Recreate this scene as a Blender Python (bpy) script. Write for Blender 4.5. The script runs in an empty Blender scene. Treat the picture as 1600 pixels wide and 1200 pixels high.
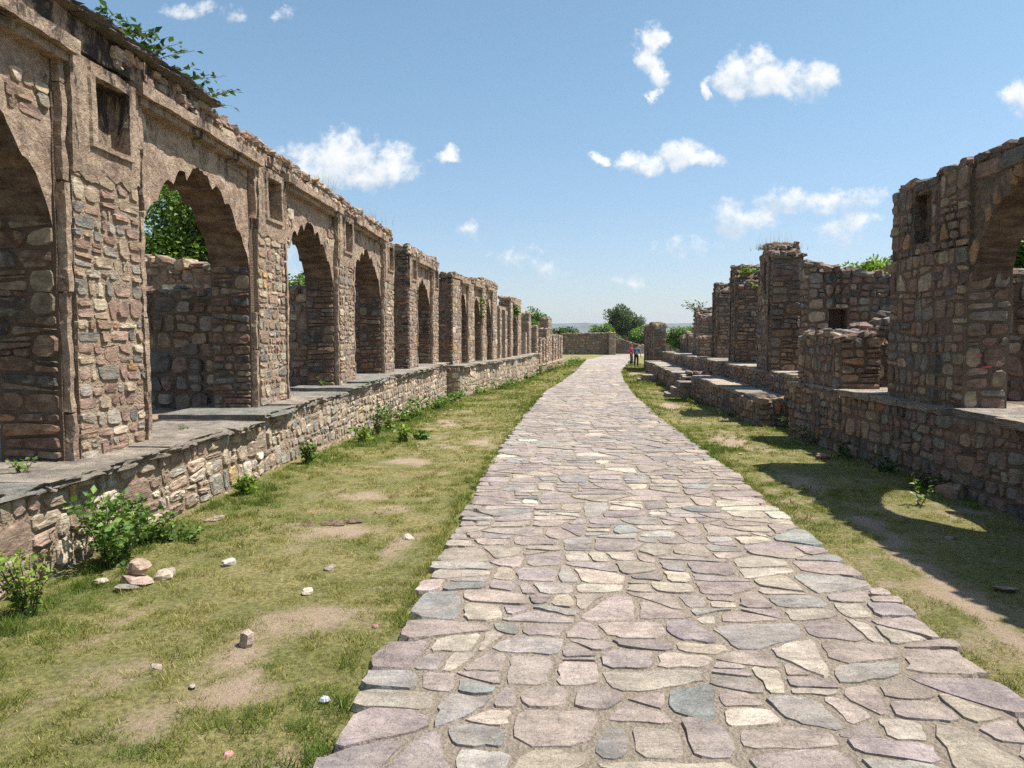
import bpy, math, random
import numpy as np
from mathutils import Vector, Matrix, noise as mn

# ------------------------------------------------------------------ camera
scene = bpy.context.scene
COL = scene.collection
CAM_H, F_PX = 1.60, 1150.0
YAW, PITCH = math.atan(55 / F_PX), math.atan(72 / F_PX)
cam_d = bpy.data.cameras.new('camera')
cam_d.sensor_width = 36.0
cam_d.lens = 36.0 * F_PX / 1600.0
cam_d.clip_start, cam_d.clip_end = 0.05, 20000
cam = bpy.data.objects.new('camera', cam_d)
cam.location = (0, 0, CAM_H)
cam.rotation_euler = (math.pi / 2 - PITCH, 0, YAW)
COL.objects.link(cam)
scene.camera = cam

# ------------------------------------------------------------------ sky, sun, exposure
SUN = Vector((0.452, 0.035, 0.89)).normalized()
SUN_EL = math.asin(SUN.z)
SUN_ROT = math.atan2(SUN.x, SUN.y)
world = bpy.data.worlds.new('World')
scene.world = world
world.use_nodes = True
SKY_STRENGTH = 0.092
CLOUDS = [(-0.277,0.244,0.052,0.034),(-0.308,0.24,0.045,0.026),(-0.212,0.232,0.042,0.028),(-0.24,0.222,0.055,0.018),(-0.131,0.245,0.021,0.010),
 (-0.106,0.146,0.019,0.014),(-0.048,0.109,0.043,0.012),(0.0,0.091,0.024,0.016),(0.139,0.392,0.02,0.024),(0.133,0.37,0.02,0.02),(0.146,0.353,0.014,0.02),
 (0.143,0.324,0.008,0.010),(0.254,0.341,0.04,0.028),(0.296,0.335,0.074,0.025),(0.345,0.341,0.032,0.02),(0.274,0.363,0.022,0.018),(0.207,0.328,0.010,0.016),
 (0.069,0.24,0.017,0.008),(0.122,0.234,0.033,0.014),(0.177,0.245,0.039,0.02),(0.206,0.235,0.030,0.012),(0.187,0.117,0.037,0.016),(0.241,0.159,0.035,0.021),
 (0.311,0.179,0.039,0.017),(0.374,0.175,0.05,0.015),(0.395,0.15,0.036,0.026),(0.415,0.183,0.022,0.013),(0.61,0.307,0.02,0.026),(-0.48,0.442,0.035,0.010),
 (-0.427,0.432,0.02,0.012),(-0.353,0.435,0.012,0.010),(0.115,0.075,0.026,0.010),(0.274,0.155,0.035,0.017),(-0.36,0.115,0.03,0.035)]
def build_sky():
    nt = world.node_tree; N = nt.nodes; L = nt.links
    N.clear()
    out = N.new('ShaderNodeOutputWorld'); bg = N.new('ShaderNodeBackground')
    sky = N.new('ShaderNodeTexSky'); sky.sky_type = 'NISHITA'; sky.sun_disc = False
    sky.sun_elevation = SUN_EL; sky.sun_rotation = SUN_ROT
    sky.air_density = 1.0; sky.dust_density = 1.0; sky.ozone_density = 3.0; sky.altitude = 300
    tc = N.new('ShaderNodeTexCoord')
    def math_(op, a, b=None, c=None, clamp=False):
        n = N.new('ShaderNodeMath'); n.operation = op; n.use_clamp = clamp
        for i, v in enumerate((a, b, c)):
            if v is None: continue
            if isinstance(v, (int, float)): n.inputs[i].default_value = v
            else: L.new(v, n.inputs[i])
        return n.outputs[0]
    def vmath(op, a, b=None):
        n = N.new('ShaderNodeVectorMath'); n.operation = op
        for i, v in enumerate((a, b)):
            if v is None: continue
            if isinstance(v, (tuple, list)): n.inputs[i].default_value = v
            else: L.new(v, n.inputs[i])
        return n
    sep = N.new('ShaderNodeSeparateXYZ'); L.new(tc.outputs['Generated'], sep.inputs[0])
    dy = math_('MAXIMUM', sep.outputs[1], 0.02)
    comb = N.new('ShaderNodeCombineXYZ')
    L.new(math_('DIVIDE', sep.outputs[0], dy), comb.inputs[0]); L.new(math_('DIVIDE', sep.outputs[2], dy), comb.inputs[1])
    p = comb.outputs[0]
    def nz(vec, scale, detail, rough=.6):
        n = N.new('ShaderNodeTexNoise'); n.inputs['Scale'].default_value = scale; n.inputs['Detail'].default_value = detail
        n.inputs['Roughness'].default_value = rough; L.new(vec, n.inputs['Vector']); return n
    w1 = nz(p, 17, 7, .66)
    warp = vmath('MULTIPLY', vmath('SUBTRACT', w1.outputs['Color'], (.5, .5, .5)).outputs[0], (.075, .055, 0)).outputs[0]
    pw = vmath('ADD', p, warp).outputs[0]
    acc = None; acc2 = None
    up = vmath('ADD', pw, (.004, .011, 0)).outputs[0]
    for (cx, cy, rx, ry) in CLOUDS:
        d = vmath('MULTIPLY', vmath('SUBTRACT', pw, (cx, cy, 0)).outputs[0], (1 / (rx * 1.12), 1 / (ry * 1.18), 0)).outputs[0]
        dd = vmath('DOT_PRODUCT', d, d).outputs['Value']
        v = math_('SUBTRACT', 1.0, dd)
        v = math_('MULTIPLY', v, (.55 if cy > .4 else 1.0) if cy > .2 else (.72 if cy > .13 else .42))
        acc = v if acc is None else math_('MAXIMUM', acc, v)
        d = vmath('MULTIPLY', vmath('SUBTRACT', up, (cx, cy, 0)).outputs[0], (1 / (rx * 1.12), 1 / (ry * 1.18), 0)).outputs[0]
        v2 = math_('SUBTRACT', 1.0, vmath('DOT_PRODUCT', d, d).outputs['Value'])
        acc2 = v2 if acc2 is None else math_('MAXIMUM', acc2, v2)
    acc = math_('MAXIMUM', acc, -1.2)
    fine = nz(p, 40, 6, .62)
    edge = math_('MULTIPLY', math_('SUBTRACT', fine.outputs['Fac'], .5), 2.6)
    dens = math_('ADD', acc, edge)
    front = math_('GREATER_THAN', sep.outputs[1], 0.05)
    def ss(v, lo, hi):
        n = N.new('ShaderNodeMapRange'); n.interpolation_type = 'SMOOTHSTEP'
        n.inputs['From Min'].default_value = lo; n.inputs['From Max'].default_value = hi; L.new(v, n.inputs['Value']); return n.outputs[0]
    m_main = math_('MULTIPLY', ss(dens, -.05, 1.1), front)
    # the same fair-weather clouds over the rest of the sky
    zz = math_('MAXIMUM', sep.outputs[2], 0.06)
    c2 = N.new('ShaderNodeCombineXYZ')
    L.new(math_('DIVIDE', sep.outputs[0], zz), c2.inputs[0]); L.new(math_('DIVIDE', sep.outputs[1], zz), c2.inputs[1])
    far = nz(c2.outputs[0], 1.1, 7, .6)
    m_far = ss(far.outputs['Fac'], .62, .76)
    ax = math_('ABSOLUTE', math_('DIVIDE', sep.outputs[0], dy))
    outside = math_('MAXIMUM', ss(ax, .75, .95), math_('LESS_THAN', sep.outputs[1], .05))
    m_far = math_('MULTIPLY', m_far, outside)
    mask = math_('MULTIPLY', math_('MAXIMUM', m_main, m_far), .93)
    # cloud body: white, a little bluer in the thick lower parts
    low = nz(p, 26, 5, .55)
    cr = N.new('ShaderNodeMixRGB'); cr.inputs[1].default_value = (4.7, 5.1, 5.5, 1); cr.inputs[2].default_value = (6.9, 6.9, 6.85, 1)
    L.new(ss(math_('ADD', math_('SUBTRACT', acc, acc2), math_('MULTIPLY', math_('SUBTRACT', low.outputs['Fac'], .5), 1.6)), -.65, .35), cr.inputs[0])
    mix = N.new('ShaderNodeMixRGB'); tn = N.new('ShaderNodeMixRGB'); tn.blend_type = 'MULTIPLY'; tn.inputs[0].default_value = 1; L.new(sky.outputs[0], tn.inputs[1])
    tg = N.new('ShaderNodeMixRGB'); tg.inputs[1].default_value = (.965, .93, .955, 1); tg.inputs[2].default_value = (1.06, 1.17, 1.05, 1); L.new(ss(sep.outputs[2], 0, .38), tg.inputs[0]); L.new(tg.outputs[0], tn.inputs[2])
    L.new(mask, mix.inputs[0]); L.new(tn.outputs[0], mix.inputs[1]); L.new(cr.outputs[0], mix.inputs[2])
    L.new(mix.outputs[0], bg.inputs['Color']); bg.inputs['Strength'].default_value = SKY_STRENGTH
    L.new(bg.outputs[0], out.inputs['Surface'])
build_sky()
sun_d = bpy.data.lights.new('sun', 'SUN'); sun_d.energy = 5.0; sun_d.angle = math.radians(.55); sun_d.color = (1, .955, .88)
sun = bpy.data.objects.new('sun', sun_d); sun.rotation_euler = SUN.to_track_quat('Z', 'Y').to_euler(); sun.location = (20, 0, 40)
COL.objects.link(sun)
vs = scene.view_settings
vs.view_transform = 'Standard'; vs.look = 'None'; vs.exposure = 0.76; vs.gamma = 1.0; vs.use_curve_mapping = False
scene.cycles.use_denoising = False; scene.cycles.adaptive_threshold = .007; scene.cycles.max_bounces = 6; scene.cycles.transparent_max_bounces = 8; scene.cycles.volume_bounces = 0

# ------------------------------------------------------------------ numeric helpers
def hash2(ix, iy, seed):
    h = (ix.astype(np.int64) * 374761393 + iy.astype(np.int64) * 668265263 + seed * 1274126177) & 0x7fffffff
    h = ((h ^ (h >> 13)) * 1274126177) & 0x7fffffff
    return ((h ^ (h >> 16)) & 0xffff) / 65535.0
def vnoise(x, y, seed=0):
    ix, iy = np.floor(x), np.floor(y); fx, fy = x - ix, y - iy
    fx, fy = fx * fx * (3 - 2 * fx), fy * fy * (3 - 2 * fy)
    a, b = hash2(ix, iy, seed), hash2(ix + 1, iy, seed); c, d = hash2(ix, iy + 1, seed), hash2(ix + 1, iy + 1, seed)
    return (a + (b - a) * fx) * (1 - fy) + (c + (d - c) * fx) * fy
def fbm(x, y, seed=0, o=4):
    s, a, t = 0, .5, 0
    for i in range(o):
        s = s + a * vnoise(x * 2 ** i, y * 2 ** i, seed + i * 17); t += a; a *= .5
    return s / t
def sstep(v, a, b):
    t = np.clip((v - a) / (b - a), 0, 1); return t * t * (3 - 2 * t)
GY = [-100, 9, 15, 24, 35, 60, 100, 9000]; GZ = [0, 0, -.15, -.36, -.5, -.6, -.7, -.7]
def gz(y): return float(np.interp(y, GY, GZ))
CM = np.array(cam.rotation_euler.to_matrix()); CL = np.array((0, 0, CAM_H))
def cam_uvd(p):
    q = CM.T @ (np.array(p) - CL); d = -q[2]
    return (800 + F_PX * q[0] / max(d, .01), 600 - F_PX * q[1] / max(d, .01), d)

# ------------------------------------------------------------------ object helpers
def props(o, label=None, cat=None, group=None, kind=None):
    if label: o['label'] = label
    if cat: o['category'] = cat
    if group: o['group'] = group
    if kind: o['kind'] = kind
    return o
def empty(name, loc=(0, 0, 0), rotz=0.0, label=None, cat=None, group=None):
    o = bpy.data.objects.new(name, None); COL.objects.link(o); o.location = loc; o.rotation_euler = (0, 0, rotz)
    return props(o, label, cat, group, 'thing' if cat else None)
def set_tint(me, cols):
    a = me.attributes.new('tint', 'FLOAT_COLOR', 'POINT')
    a.data.foreach_set('color', np.asarray(cols, dtype=np.float32).reshape(-1))
def mesh_obj(name, verts, faces, mat, parent=None, tint=None, smooth=False, loc=None):
    me = bpy.data.meshes.new(name); me.from_pydata(verts, [], faces); me.materials.append(mat)
    if tint is not None:
        n = len(verts); t = np.asarray(tint, dtype=np.float32)
        if t.ndim == 1: t = np.tile(np.append(t[:3], 1.0), (n, 1))
        set_tint(me, t)
    if smooth: me.polygons.foreach_set('use_smooth', [True] * len(me.polygons))
    me.update()
    o = bpy.data.objects.new(name, me); COL.objects.link(o)
    if parent is not None: o.parent = parent
    if loc is not None: o.location = loc
    return o
def np_obj(name, V, Fc, mat, parent=None, tint=None, smooth=False):
    """V (n,3), Fc (m,k) with one k"""
    V = np.ascontiguousarray(V, dtype=np.float32); Fc = np.ascontiguousarray(Fc, dtype=np.int32)
    me = bpy.data.meshes.new(name); m, k = Fc.shape
    me.vertices.add(len(V)); me.vertices.foreach_set('co', V.reshape(-1))
    me.loops.add(m * k); me.loops.foreach_set('vertex_index', Fc.reshape(-1))
    me.polygons.add(m); me.polygons.foreach_set('loop_start', np.arange(0, m * k, k, dtype=np.int32))
    if smooth: me.polygons.foreach_set('use_smooth', np.ones(m, dtype=bool))
    me.materials.append(mat); me.update(calc_edges=True)
    if tint is not None:
        t = np.ones((len(V), 4), dtype=np.float32); t[:, :3] = np.asarray(tint)[:, :3]; set_tint(me, t)
    o = bpy.data.objects.new(name, me); COL.objects.link(o)
    if parent is not None: o.parent = parent
    return o

# ------------------------------------------------------------------ materials
class NT:
    def __init__(s, name):
        s.m = bpy.data.materials.new(name); s.m.use_nodes = True; s.t = s.m.node_tree; s.N = s.t.nodes; s.L = s.t.links; s.N.clear()
        s.out = s.N.new('ShaderNodeOutputMaterial'); s.p = s.N.new('ShaderNodeBsdfPrincipled')
        s.p.inputs['Roughness'].default_value = .92; s.p.inputs['Specular IOR Level'].default_value = .25
        s.L.new(s.p.outputs[0], s.out.inputs[0])
        g = s.N.new('ShaderNodeNewGeometry'); s.pos = g.outputs['Position']
    def put(s, sock, v):
        if isinstance(v, bpy.types.NodeSocket): s.L.new(v, sock)
        elif isinstance(v, (tuple, list)) and len(v) == 3 and sock.type == 'RGBA': sock.default_value = (*v, 1)
        else: sock.default_value = v
    def attr(s, n='tint'):
        a = s.N.new('ShaderNodeAttribute'); a.attribute_name = n; return a.outputs['Color']
    def scale(s, v, k):
        n = s.N.new('ShaderNodeVectorMath'); n.operation = 'MULTIPLY'; s.L.new(v, n.inputs[0]); n.inputs[1].default_value = k; return n.outputs[0]
    def noise(s, sc, det=5, rough=.6, vec=None, dist=0):
        n = s.N.new('ShaderNodeTexNoise'); n.inputs['Scale'].default_value = sc; n.inputs['Detail'].default_value = det
        n.inputs['Roughness'].default_value = rough; n.inputs['Distortion'].default_value = dist
        s.L.new(vec if vec is not None else s.pos, n.inputs['Vector']); return n.outputs['Fac']
    def voro(s, sc, vec=None, feature='F1', out='Distance'):
        n = s.N.new('ShaderNodeTexVoronoi'); n.feature = feature; n.inputs['Scale'].default_value = sc
        s.L.new(vec if vec is not None else s.pos, n.inputs['Vector']); return n.outputs[out]
    def ss(s, v, a, b, lo=0.0, hi=1.0):
        n = s.N.new('ShaderNodeMapRange'); n.interpolation_type = 'SMOOTHSTEP'
        n.inputs['From Min'].default_value = a; n.inputs['From Max'].default_value = b
        n.inputs['To Min'].default_value = lo; n.inputs['To Max'].default_value = hi; s.L.new(v, n.inputs['Value']); return n.outputs[0]
    def math(s, op, a, b):
        n = s.N.new('ShaderNodeMath'); n.operation = op; s.put(n.inputs[0], a); s.put(n.inputs[1], b); return n.outputs[0]
    def mix(s, f, a, b, blend='MIX'):
        n = s.N.new('ShaderNodeMixRGB'); n.blend_type = blend; s.put(n.inputs[0], f); s.put(n.inputs[1], a); s.put(n.inputs[2], b); return n.outputs[0]
    def grey(s, v):
        n = s.N.new('ShaderNodeCombineXYZ')
        for i in range(3): s.L.new(v, n.inputs[i])
        return n.outputs[0]
    def mul(s, col, v): return s.mix(1.0, col, s.grey(v), 'MULTIPLY')
    def bump(s, h, strength=.6, dist=.02):
        n = s.N.new('ShaderNodeBump'); n.inputs['Strength'].default_value = strength; n.inputs['Distance'].default_value = dist
        s.L.new(h, n.inputs['Height']); s.L.new(n.outputs[0], s.p.inputs['Normal']); return n
    def base(s, c): s.put(s.p.inputs['Base Color'], c); return s.m

def mat_stone(name, dust=(.35, .26, .18), dust_amt=.65, dark=(.05, .042, .036), dark_amt=.16, bump=.8):
    s = NT(name); t = s.attr()
    c = s.mul(t, s.ss(s.noise(11, 6, .65), .25, .75, .62, 1.38))
    band = s.noise(7, 5, .7, s.scale(s.pos, (1, 1, 5.5)), .6)
    c = s.mul(c, s.ss(band, .3, .7, .72, 1.25))
    c = s.mix(s.ss(s.noise(9, 7, .72), .46, .66, 0, dust_amt), c, dust)
    c = s.mix(s.ss(s.noise(2.3, 7, .72), .56, .72, 0, dark_amt * 2), c, dark)
    if dark_amt > .3: c = s.mix(s.ss(s.noise(2.4, 6, .7, s.scale(s.pos, (1.3, 1.3, .16))), .56, .66, 0, .75), c, (.03, .027, .025))
    c = s.mix(s.ss(s.noise(60, 3, .6), .62, .72, 0, .3), c, (.5, .43, .34))
    h = s.math('ADD', s.math('MULTIPLY', band, .9), s.math('ADD', s.noise(38, 6, .7), s.math('MULTIPLY', s.noise(120, 3, .6), .35)))
    s.bump(h, bump, .022)
    return s.base(c)
def mat_flag():
    s = NT('flagstone'); t = s.attr()
    c = s.mul(t, s.ss(s.noise(4.5, 7, .7), .32, .68, .70, 1.30))
    c = s.mix(s.ss(s.noise(2.0, 6, .68), .42, .62, 0, .55), c, (.36, .295, .25))
    vein = s.noise(5, 8, .72, s.scale(s.pos, (1, 3.2, 1)), 1.2)
    c = s.mul(c, s.ss(vein, .3, .7, .84, 1.14))
    c = s.mix(s.ss(s.noise(3.1, 8, .7), .5, .7, 0, .5), c, (.42, .345, .265))
    c = s.mix(s.ss(s.noise(75, 4, .7), .6, .75, 0, .4), c, (.22, .19, .17))
    c = s.mix(s.ss(s.noise(42, 5, .75), .6, .7, 0, .5), c, (.62, .56, .47))
    c = s.mix(s.ss(s.noise(14, 6, .72), .56, .68, 0, .45), c, (.30, .25, .22))
    lam = s.noise(4.6, 7, .66, s.scale(s.pos, (1, 1.7, 1)), .9)
    step = s.math('MULTIPLY', s.math('FLOOR', s.math('MULTIPLY', lam, 11.0), 0), .16)
    c = s.mul(c, s.ss(s.math('FRACT', s.math('MULTIPLY', lam, 11.0), 0), 0, .22, .80, 1.0))
    h = s.math('ADD', s.math('ADD', step, s.math('MULTIPLY', vein, .9)), s.math('ADD', s.math('MULTIPLY', s.noise(14, 7, .68), 1.3), s.math('MULTIPLY', s.noise(60, 4, .65), .3)))
    s.bump(h, 1.0, .022); s.p.inputs['Roughness'].default_value = .82
    return s.base(c)
def mat_mortar(name, a=(.40, .30, .21), b=(.29, .21, .148), stain=.3):
    s = NT(name)
    c = s.mix(s.noise(5, 7, .7), a, b)
    c = s.mul(c, s.ss(s.noise(70, 4, .7), .3, .7, .75, 1.2))
    c = s.mix(s.ss(s.noise(1.7, 6, .7), .55, .7, 0, stain), c, (.06, .05, .042))
    s.bump(s.math('ADD', s.noise(26, 8, .75), s.math('MULTIPLY', s.voro(48), .5)), 1.0, .03)
    return s.base(c)
def mat_plaster(name, a, b, red, stain_amt, stain_hi=.62):
    s = NT(name)
    c = s.mix(s.ss(s.noise(2.6, 7, .7), .38, .62), a, b)
    streak = s.noise(3.0, 8, .72, s.scale(s.pos, (1, 1.2, .8)), .4)
    c = s.mix(s.ss(streak, .50, .66, 0, .8), c, red)
    c = s.mul(c, s.ss(s.noise(16, 8, .75), .3, .7, .62, 1.32))
    c = s.mix(s.ss(s.noise(6.5, 6, .68), .58, .65, 0, .65), c, tuple(min(.8, x * 1.28) for x in a))
    c = s.mix(s.ss(s.noise(11, 7, .74), .60, .68, 0, .55), c, (.13, .10, .078))
    blk = s.noise(1.9, 9, .78, s.scale(s.pos, (1.3, 1.3, .5)), .5)
    sp = s.N.new('ShaderNodeSeparateXYZ'); s.L.new(s.pos, sp.inputs[0]); blk = s.math('ADD', blk, s.ss(sp.outputs[2], 3.2, 4.15, -.01, .085))
    c = s.mix(s.ss(blk, stain_hi - .07, stain_hi + .015, 0, stain_amt), c, (.035, .03, .027))
    tool = s.noise(5.5, 8, .74, s.scale(s.pos, (1, 1.1, 1.3)), .4)
    flake = s.math('MULTIPLY', s.math('FLOOR', s.math('MULTIPLY', s.noise(4.2, 7, .68), 9.0), 0), .22)
    s.bump(s.math('ADD', s.math('ADD', s.math('MULTIPLY', tool, 2.0), flake), s.math('MULTIPLY', s.noise(26, 5, .62), .45)), 1.0, .045)
    return s.base(c)
def mat_slate():
    s = NT('slate_slab'); t = s.attr()
    lay = s.noise(5, 7, .7, s.scale(s.pos, (1, 1.6, 22)), .5)
    c = s.mul(t, s.ss(s.noise(4, 7, .7), .3, .7, .68, 1.3))
    c = s.mul(c, s.ss(lay, .3, .7, .75, 1.2))
    c = s.mix(s.ss(s.noise(9, 6, .7), .58, .7, 0, .6), c, (.44, .36, .26))
    c = s.mix(s.ss(s.noise(2.6, 7, .7), .57, .7, 0, .5), c, (.08, .075, .068))
    s.bump(s.math('ADD', s.math('MULTIPLY', lay, 1.2), s.math('MULTIPLY', s.noise(9, 8, .72), 2.2)), 1.0, .04)
    return s.base(c)
def mat_attr(name, bump_scale=None, rough=.9, trans=0.0, var=.25, noise_sc=18, spec=.25):
    s = NT(name); t = s.attr(); s.p.inputs['Roughness'].default_value = rough; s.p.inputs['Specular IOR Level'].default_value = spec
    c = s.mul(t, s.ss(s.noise(noise_sc, 4, .6), .3, .7, 1 - var, 1 + var)); s.base(c)
    if bump_scale: s.bump(s.noise(bump_scale, 5, .7), .6, .01)
    if trans:
        tr = s.N.new('ShaderNodeBsdfTranslucent'); s.L.new(s.mix(1.0, c, (1.25, 1.35, .55), 'MULTIPLY'), tr.inputs[0])
        mx = s.N.new('ShaderNodeMixShader'); mx.inputs[0].default_value = trans
        s.L.new(s.p.outputs[0], mx.inputs[1]); s.L.new(tr.outputs[0], mx.inputs[2]); s.L.new(mx.outputs[0], s.out.inputs[0])
    return s.m
def mat_ground():
    s = NT('ground_soil_and_turf'); a = s.N.new('ShaderNodeAttribute'); a.attribute_name = 'tint'
    sp = s.N.new('ShaderNodeSeparateColor'); s.L.new(a.outputs['Color'], sp.inputs[0]); veg = sp.outputs[0]
    soil = s.mix(s.noise(6, 7, .7), (.42, .315, .225), (.33, .24, .165))
    soil = s.mul(soil, s.ss(s.noise(90, 4, .7), .3, .7, .75, 1.22))
    soil = s.mix(s.ss(s.voro(30), .05, .16, .45, 0), soil, (.45, .36, .27))
    turf = s.mix(s.ss(s.noise(1.3, 6, .7), .35, .65), (.15, .155, .045), (.26, .22, .09))
    turf = s.mul(turf, s.ss(s.noise(30, 6, .75), .28, .72, .4, 1.5))
    fac = s.math('ADD', veg, s.math('MULTIPLY', s.math('SUBTRACT', s.noise(24, 6, .75), .5), .9))
    c = s.mix(s.ss(fac, .2, .75), soil, turf)
    s.bump(s.math('ADD', s.noise(30, 8, .75), s.math('MULTIPLY', s.noise(140, 3, .7), .5)), .9, .03)
    return s.base(c)
def mat_plain(name, col, rough=.8, var=.2, sc=10, bump=0):
    s = NT(name); s.p.inputs['Roughness'].default_value = rough
    n = s.noise(sc, 5, .65); c = s.mix(s.ss(n, .3, .7), tuple(x * (1 - var) for x in col), tuple(min(1, x * (1 + var)) for x in col))
    if bump: s.bump(n, bump, .02)
    return s.base(c)
M = {}
M['stone'] = mat_stone('rubble_stone')
M['stone_shade'] = mat_stone('weathered_shade_stone', dust=(.215, .158, .115), dust_amt=.55, dark_amt=.4)  # weathered, water-streaked stone; shade of the unlit walls mixed into its darker tones
M['flag'] = mat_flag()
M['mortar'] = mat_mortar('lime_mortar')
M['mortar_jamb_shade'] = mat_mortar('shaded_jamb_mortar', (.19, .13, .09), (.115, .08, .058), .6)  # mortar toned down so its colour carries the shade inside the openings
M['mortar_shade'] = mat_mortar('dirty_shade_mortar', (.215, .155, .11), (.13, .098, .073), .7)  # dirty mortar, darkened further to put shade into the unlit walls
M['bed'] = mat_mortar('path_mortar', (.35, .29, .225), (.26, .21, .16), .08)
M['plaster'] = mat_plaster('worn_plaster', (.50, .37, .265), (.38, .27, .195), (.34, .21, .155), .85, .63)
M['plaster_black'] = mat_plaster('stained_plaster', (.46, .34, .24), (.35, .25, .18), (.31, .20, .15), .92, .60)
M['plaster_dark'] = mat_plaster('dark_plaster', (.235, .17, .12), (.165, .122, .09), (.22, .13, .09), .9, .585)  # plaster in darker brown with heavier black stains
M['slate'] = mat_slate()
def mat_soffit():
    s = NT('shaded_coursed_soffit')  # coursed stone, colours lowered to stand in for shade under the arches
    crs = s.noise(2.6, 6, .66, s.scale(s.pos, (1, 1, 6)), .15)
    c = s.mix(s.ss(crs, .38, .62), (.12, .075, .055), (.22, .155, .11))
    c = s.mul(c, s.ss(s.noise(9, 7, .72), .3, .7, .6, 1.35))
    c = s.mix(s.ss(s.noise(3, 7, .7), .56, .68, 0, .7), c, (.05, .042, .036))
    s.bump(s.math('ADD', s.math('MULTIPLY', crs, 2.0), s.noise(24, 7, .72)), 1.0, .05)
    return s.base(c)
M['soffit'] = mat_soffit()
M['ground'] = mat_ground()
M['grass'] = mat_attr('grass_blades', None, .75, .25, .2, 6, .2)
M['leaf'] = mat_attr('leaves', None, .55, .32, .25, 9, .35)
M['bark'] = mat_plain('bark', (.16, .115, .08), .9, .35, 20, .6)
M['rock'] = mat_stone('loose_rock', dust=(.45, .36, .27), dust_amt=.5, dark_amt=.06)
M['hill'] = mat_plain('far_hill_scrub', (.075, .085, .05), .95, .4, .012)

# ------------------------------------------------------------------ stone geometry
PAL_WALL = [((.29, .185, .14), 3.5), ((.325, .225, .155), 4), ((.40, .305, .21), 3.5), ((.31, .275, .225), 3), ((.50, .415, .30), 1.6), ((.20, .185, .165), 1.8), ((.42, .26, .12), .5), ((.34, .23, .18), 2.5)]
PAL_PLINTH = [((.39, .305, .225), 4), ((.46, .375, .28), 4), ((.355, .315, .26), 3.5), ((.31, .22, .165), 2.4), ((.54, .46, .35), 1.6), ((.25, .23, .205), 1.6), ((.48, .33, .17), .35), ((.38, .27, .21), 2)]
PAL_SHADE = [((.215, .135, .105), 4), ((.245, .168, .12), 4), ((.29, .215, .15), 3), ((.215, .19, .16), 3), ((.36, .285, .20), 1.2), ((.13, .118, .105), 2.4), ((.33, .18, .095), .6), ((.25, .165, .13), 2.5)]  # stone tints lowered: shade on the unlit walls is put into the colour
PAL_JAMB_SHADE = [((.15, .088, .064), 4), ((.17, .108, .074), 3), ((.20, .148, .104), 1.6), ((.125, .11, .095), 2.5), ((.27, .21, .145), .6), ((.065, .06, .055), 2), ((.23, .12, .065), .7)]  # jamb stones tinted darker still, painted-in shade of the arch openings
PAL_FLAG = [((.325, .268, .245), 4), ((.36, .288, .25), 4.5), ((.45, .375, .29), 2.2), ((.325, .298, .265), 3.0), ((.25, .25, .238), 1.5), ((.375, .32, .255), 3.2), ((.295, .245, .232), 2.4), ((.155, .165, .168), .35), ((.52, .45, .36), .6)]
def pick(pal, rng):
    c = rng.choices([p[0] for p in pal], [p[1] for p in pal])[0]; k = rng.uniform(.8, 1.2)
    return tuple(min(.85, x * k * rng.uniform(.975, 1.025)) for x in c)
def clip(poly, nx, ny, d):
    """keep nx*x+ny*y <= d"""
    out = []; n = len(poly)
    for i in range(n):
        a = poly[i]; b = poly[(i + 1) % n]
        da = nx * a[0] + ny * a[1] - d; db = nx * b[0] + ny * b[1] - d
        if da <= 0: out.append(a)
        if (da < 0) != (db < 0) and abs(da - db) > 1e-12:
            t = da / (da - db); out.append((a[0] + t * (b[0] - a[0]), a[1] + t * (b[1] - a[1])))
    return out
def resplit(poly, rng, lo, hi, asp, depth=0):
    n = len(poly); A = abs(sum(poly[i][0] * poly[(i + 1) % n][1] - poly[(i + 1) % n][0] * poly[i][1] for i in range(n))) * .5
    if A < rng.uniform(lo, hi) or depth > 5: return [poly]
    xs = [p[0] for p in poly]; ys = [p[1] for p in poly]; w = max(xs) - min(xs); h = (max(ys) - min(ys)) * asp
    cx = sum(xs) / n; cy = sum(ys) / n; out = []
    if w * rng.uniform(.8, 1.25) > h: a = rng.gauss(0, .13); d = rng.uniform(-.17, .17) * w
    else: a = math.pi / 2 + rng.gauss(0, .10); d = rng.uniform(-.17, .17) * h / asp
    nx, ny = math.cos(a), math.sin(a); dd = nx * cx + ny * cy + d
    for sg in (1, -1):
        q = clip(poly, nx * sg, ny * sg, dd * sg)
        if len(q) >= 3: out += resplit(q, rng, lo, hi, asp, depth + 1)
    return out
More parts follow.
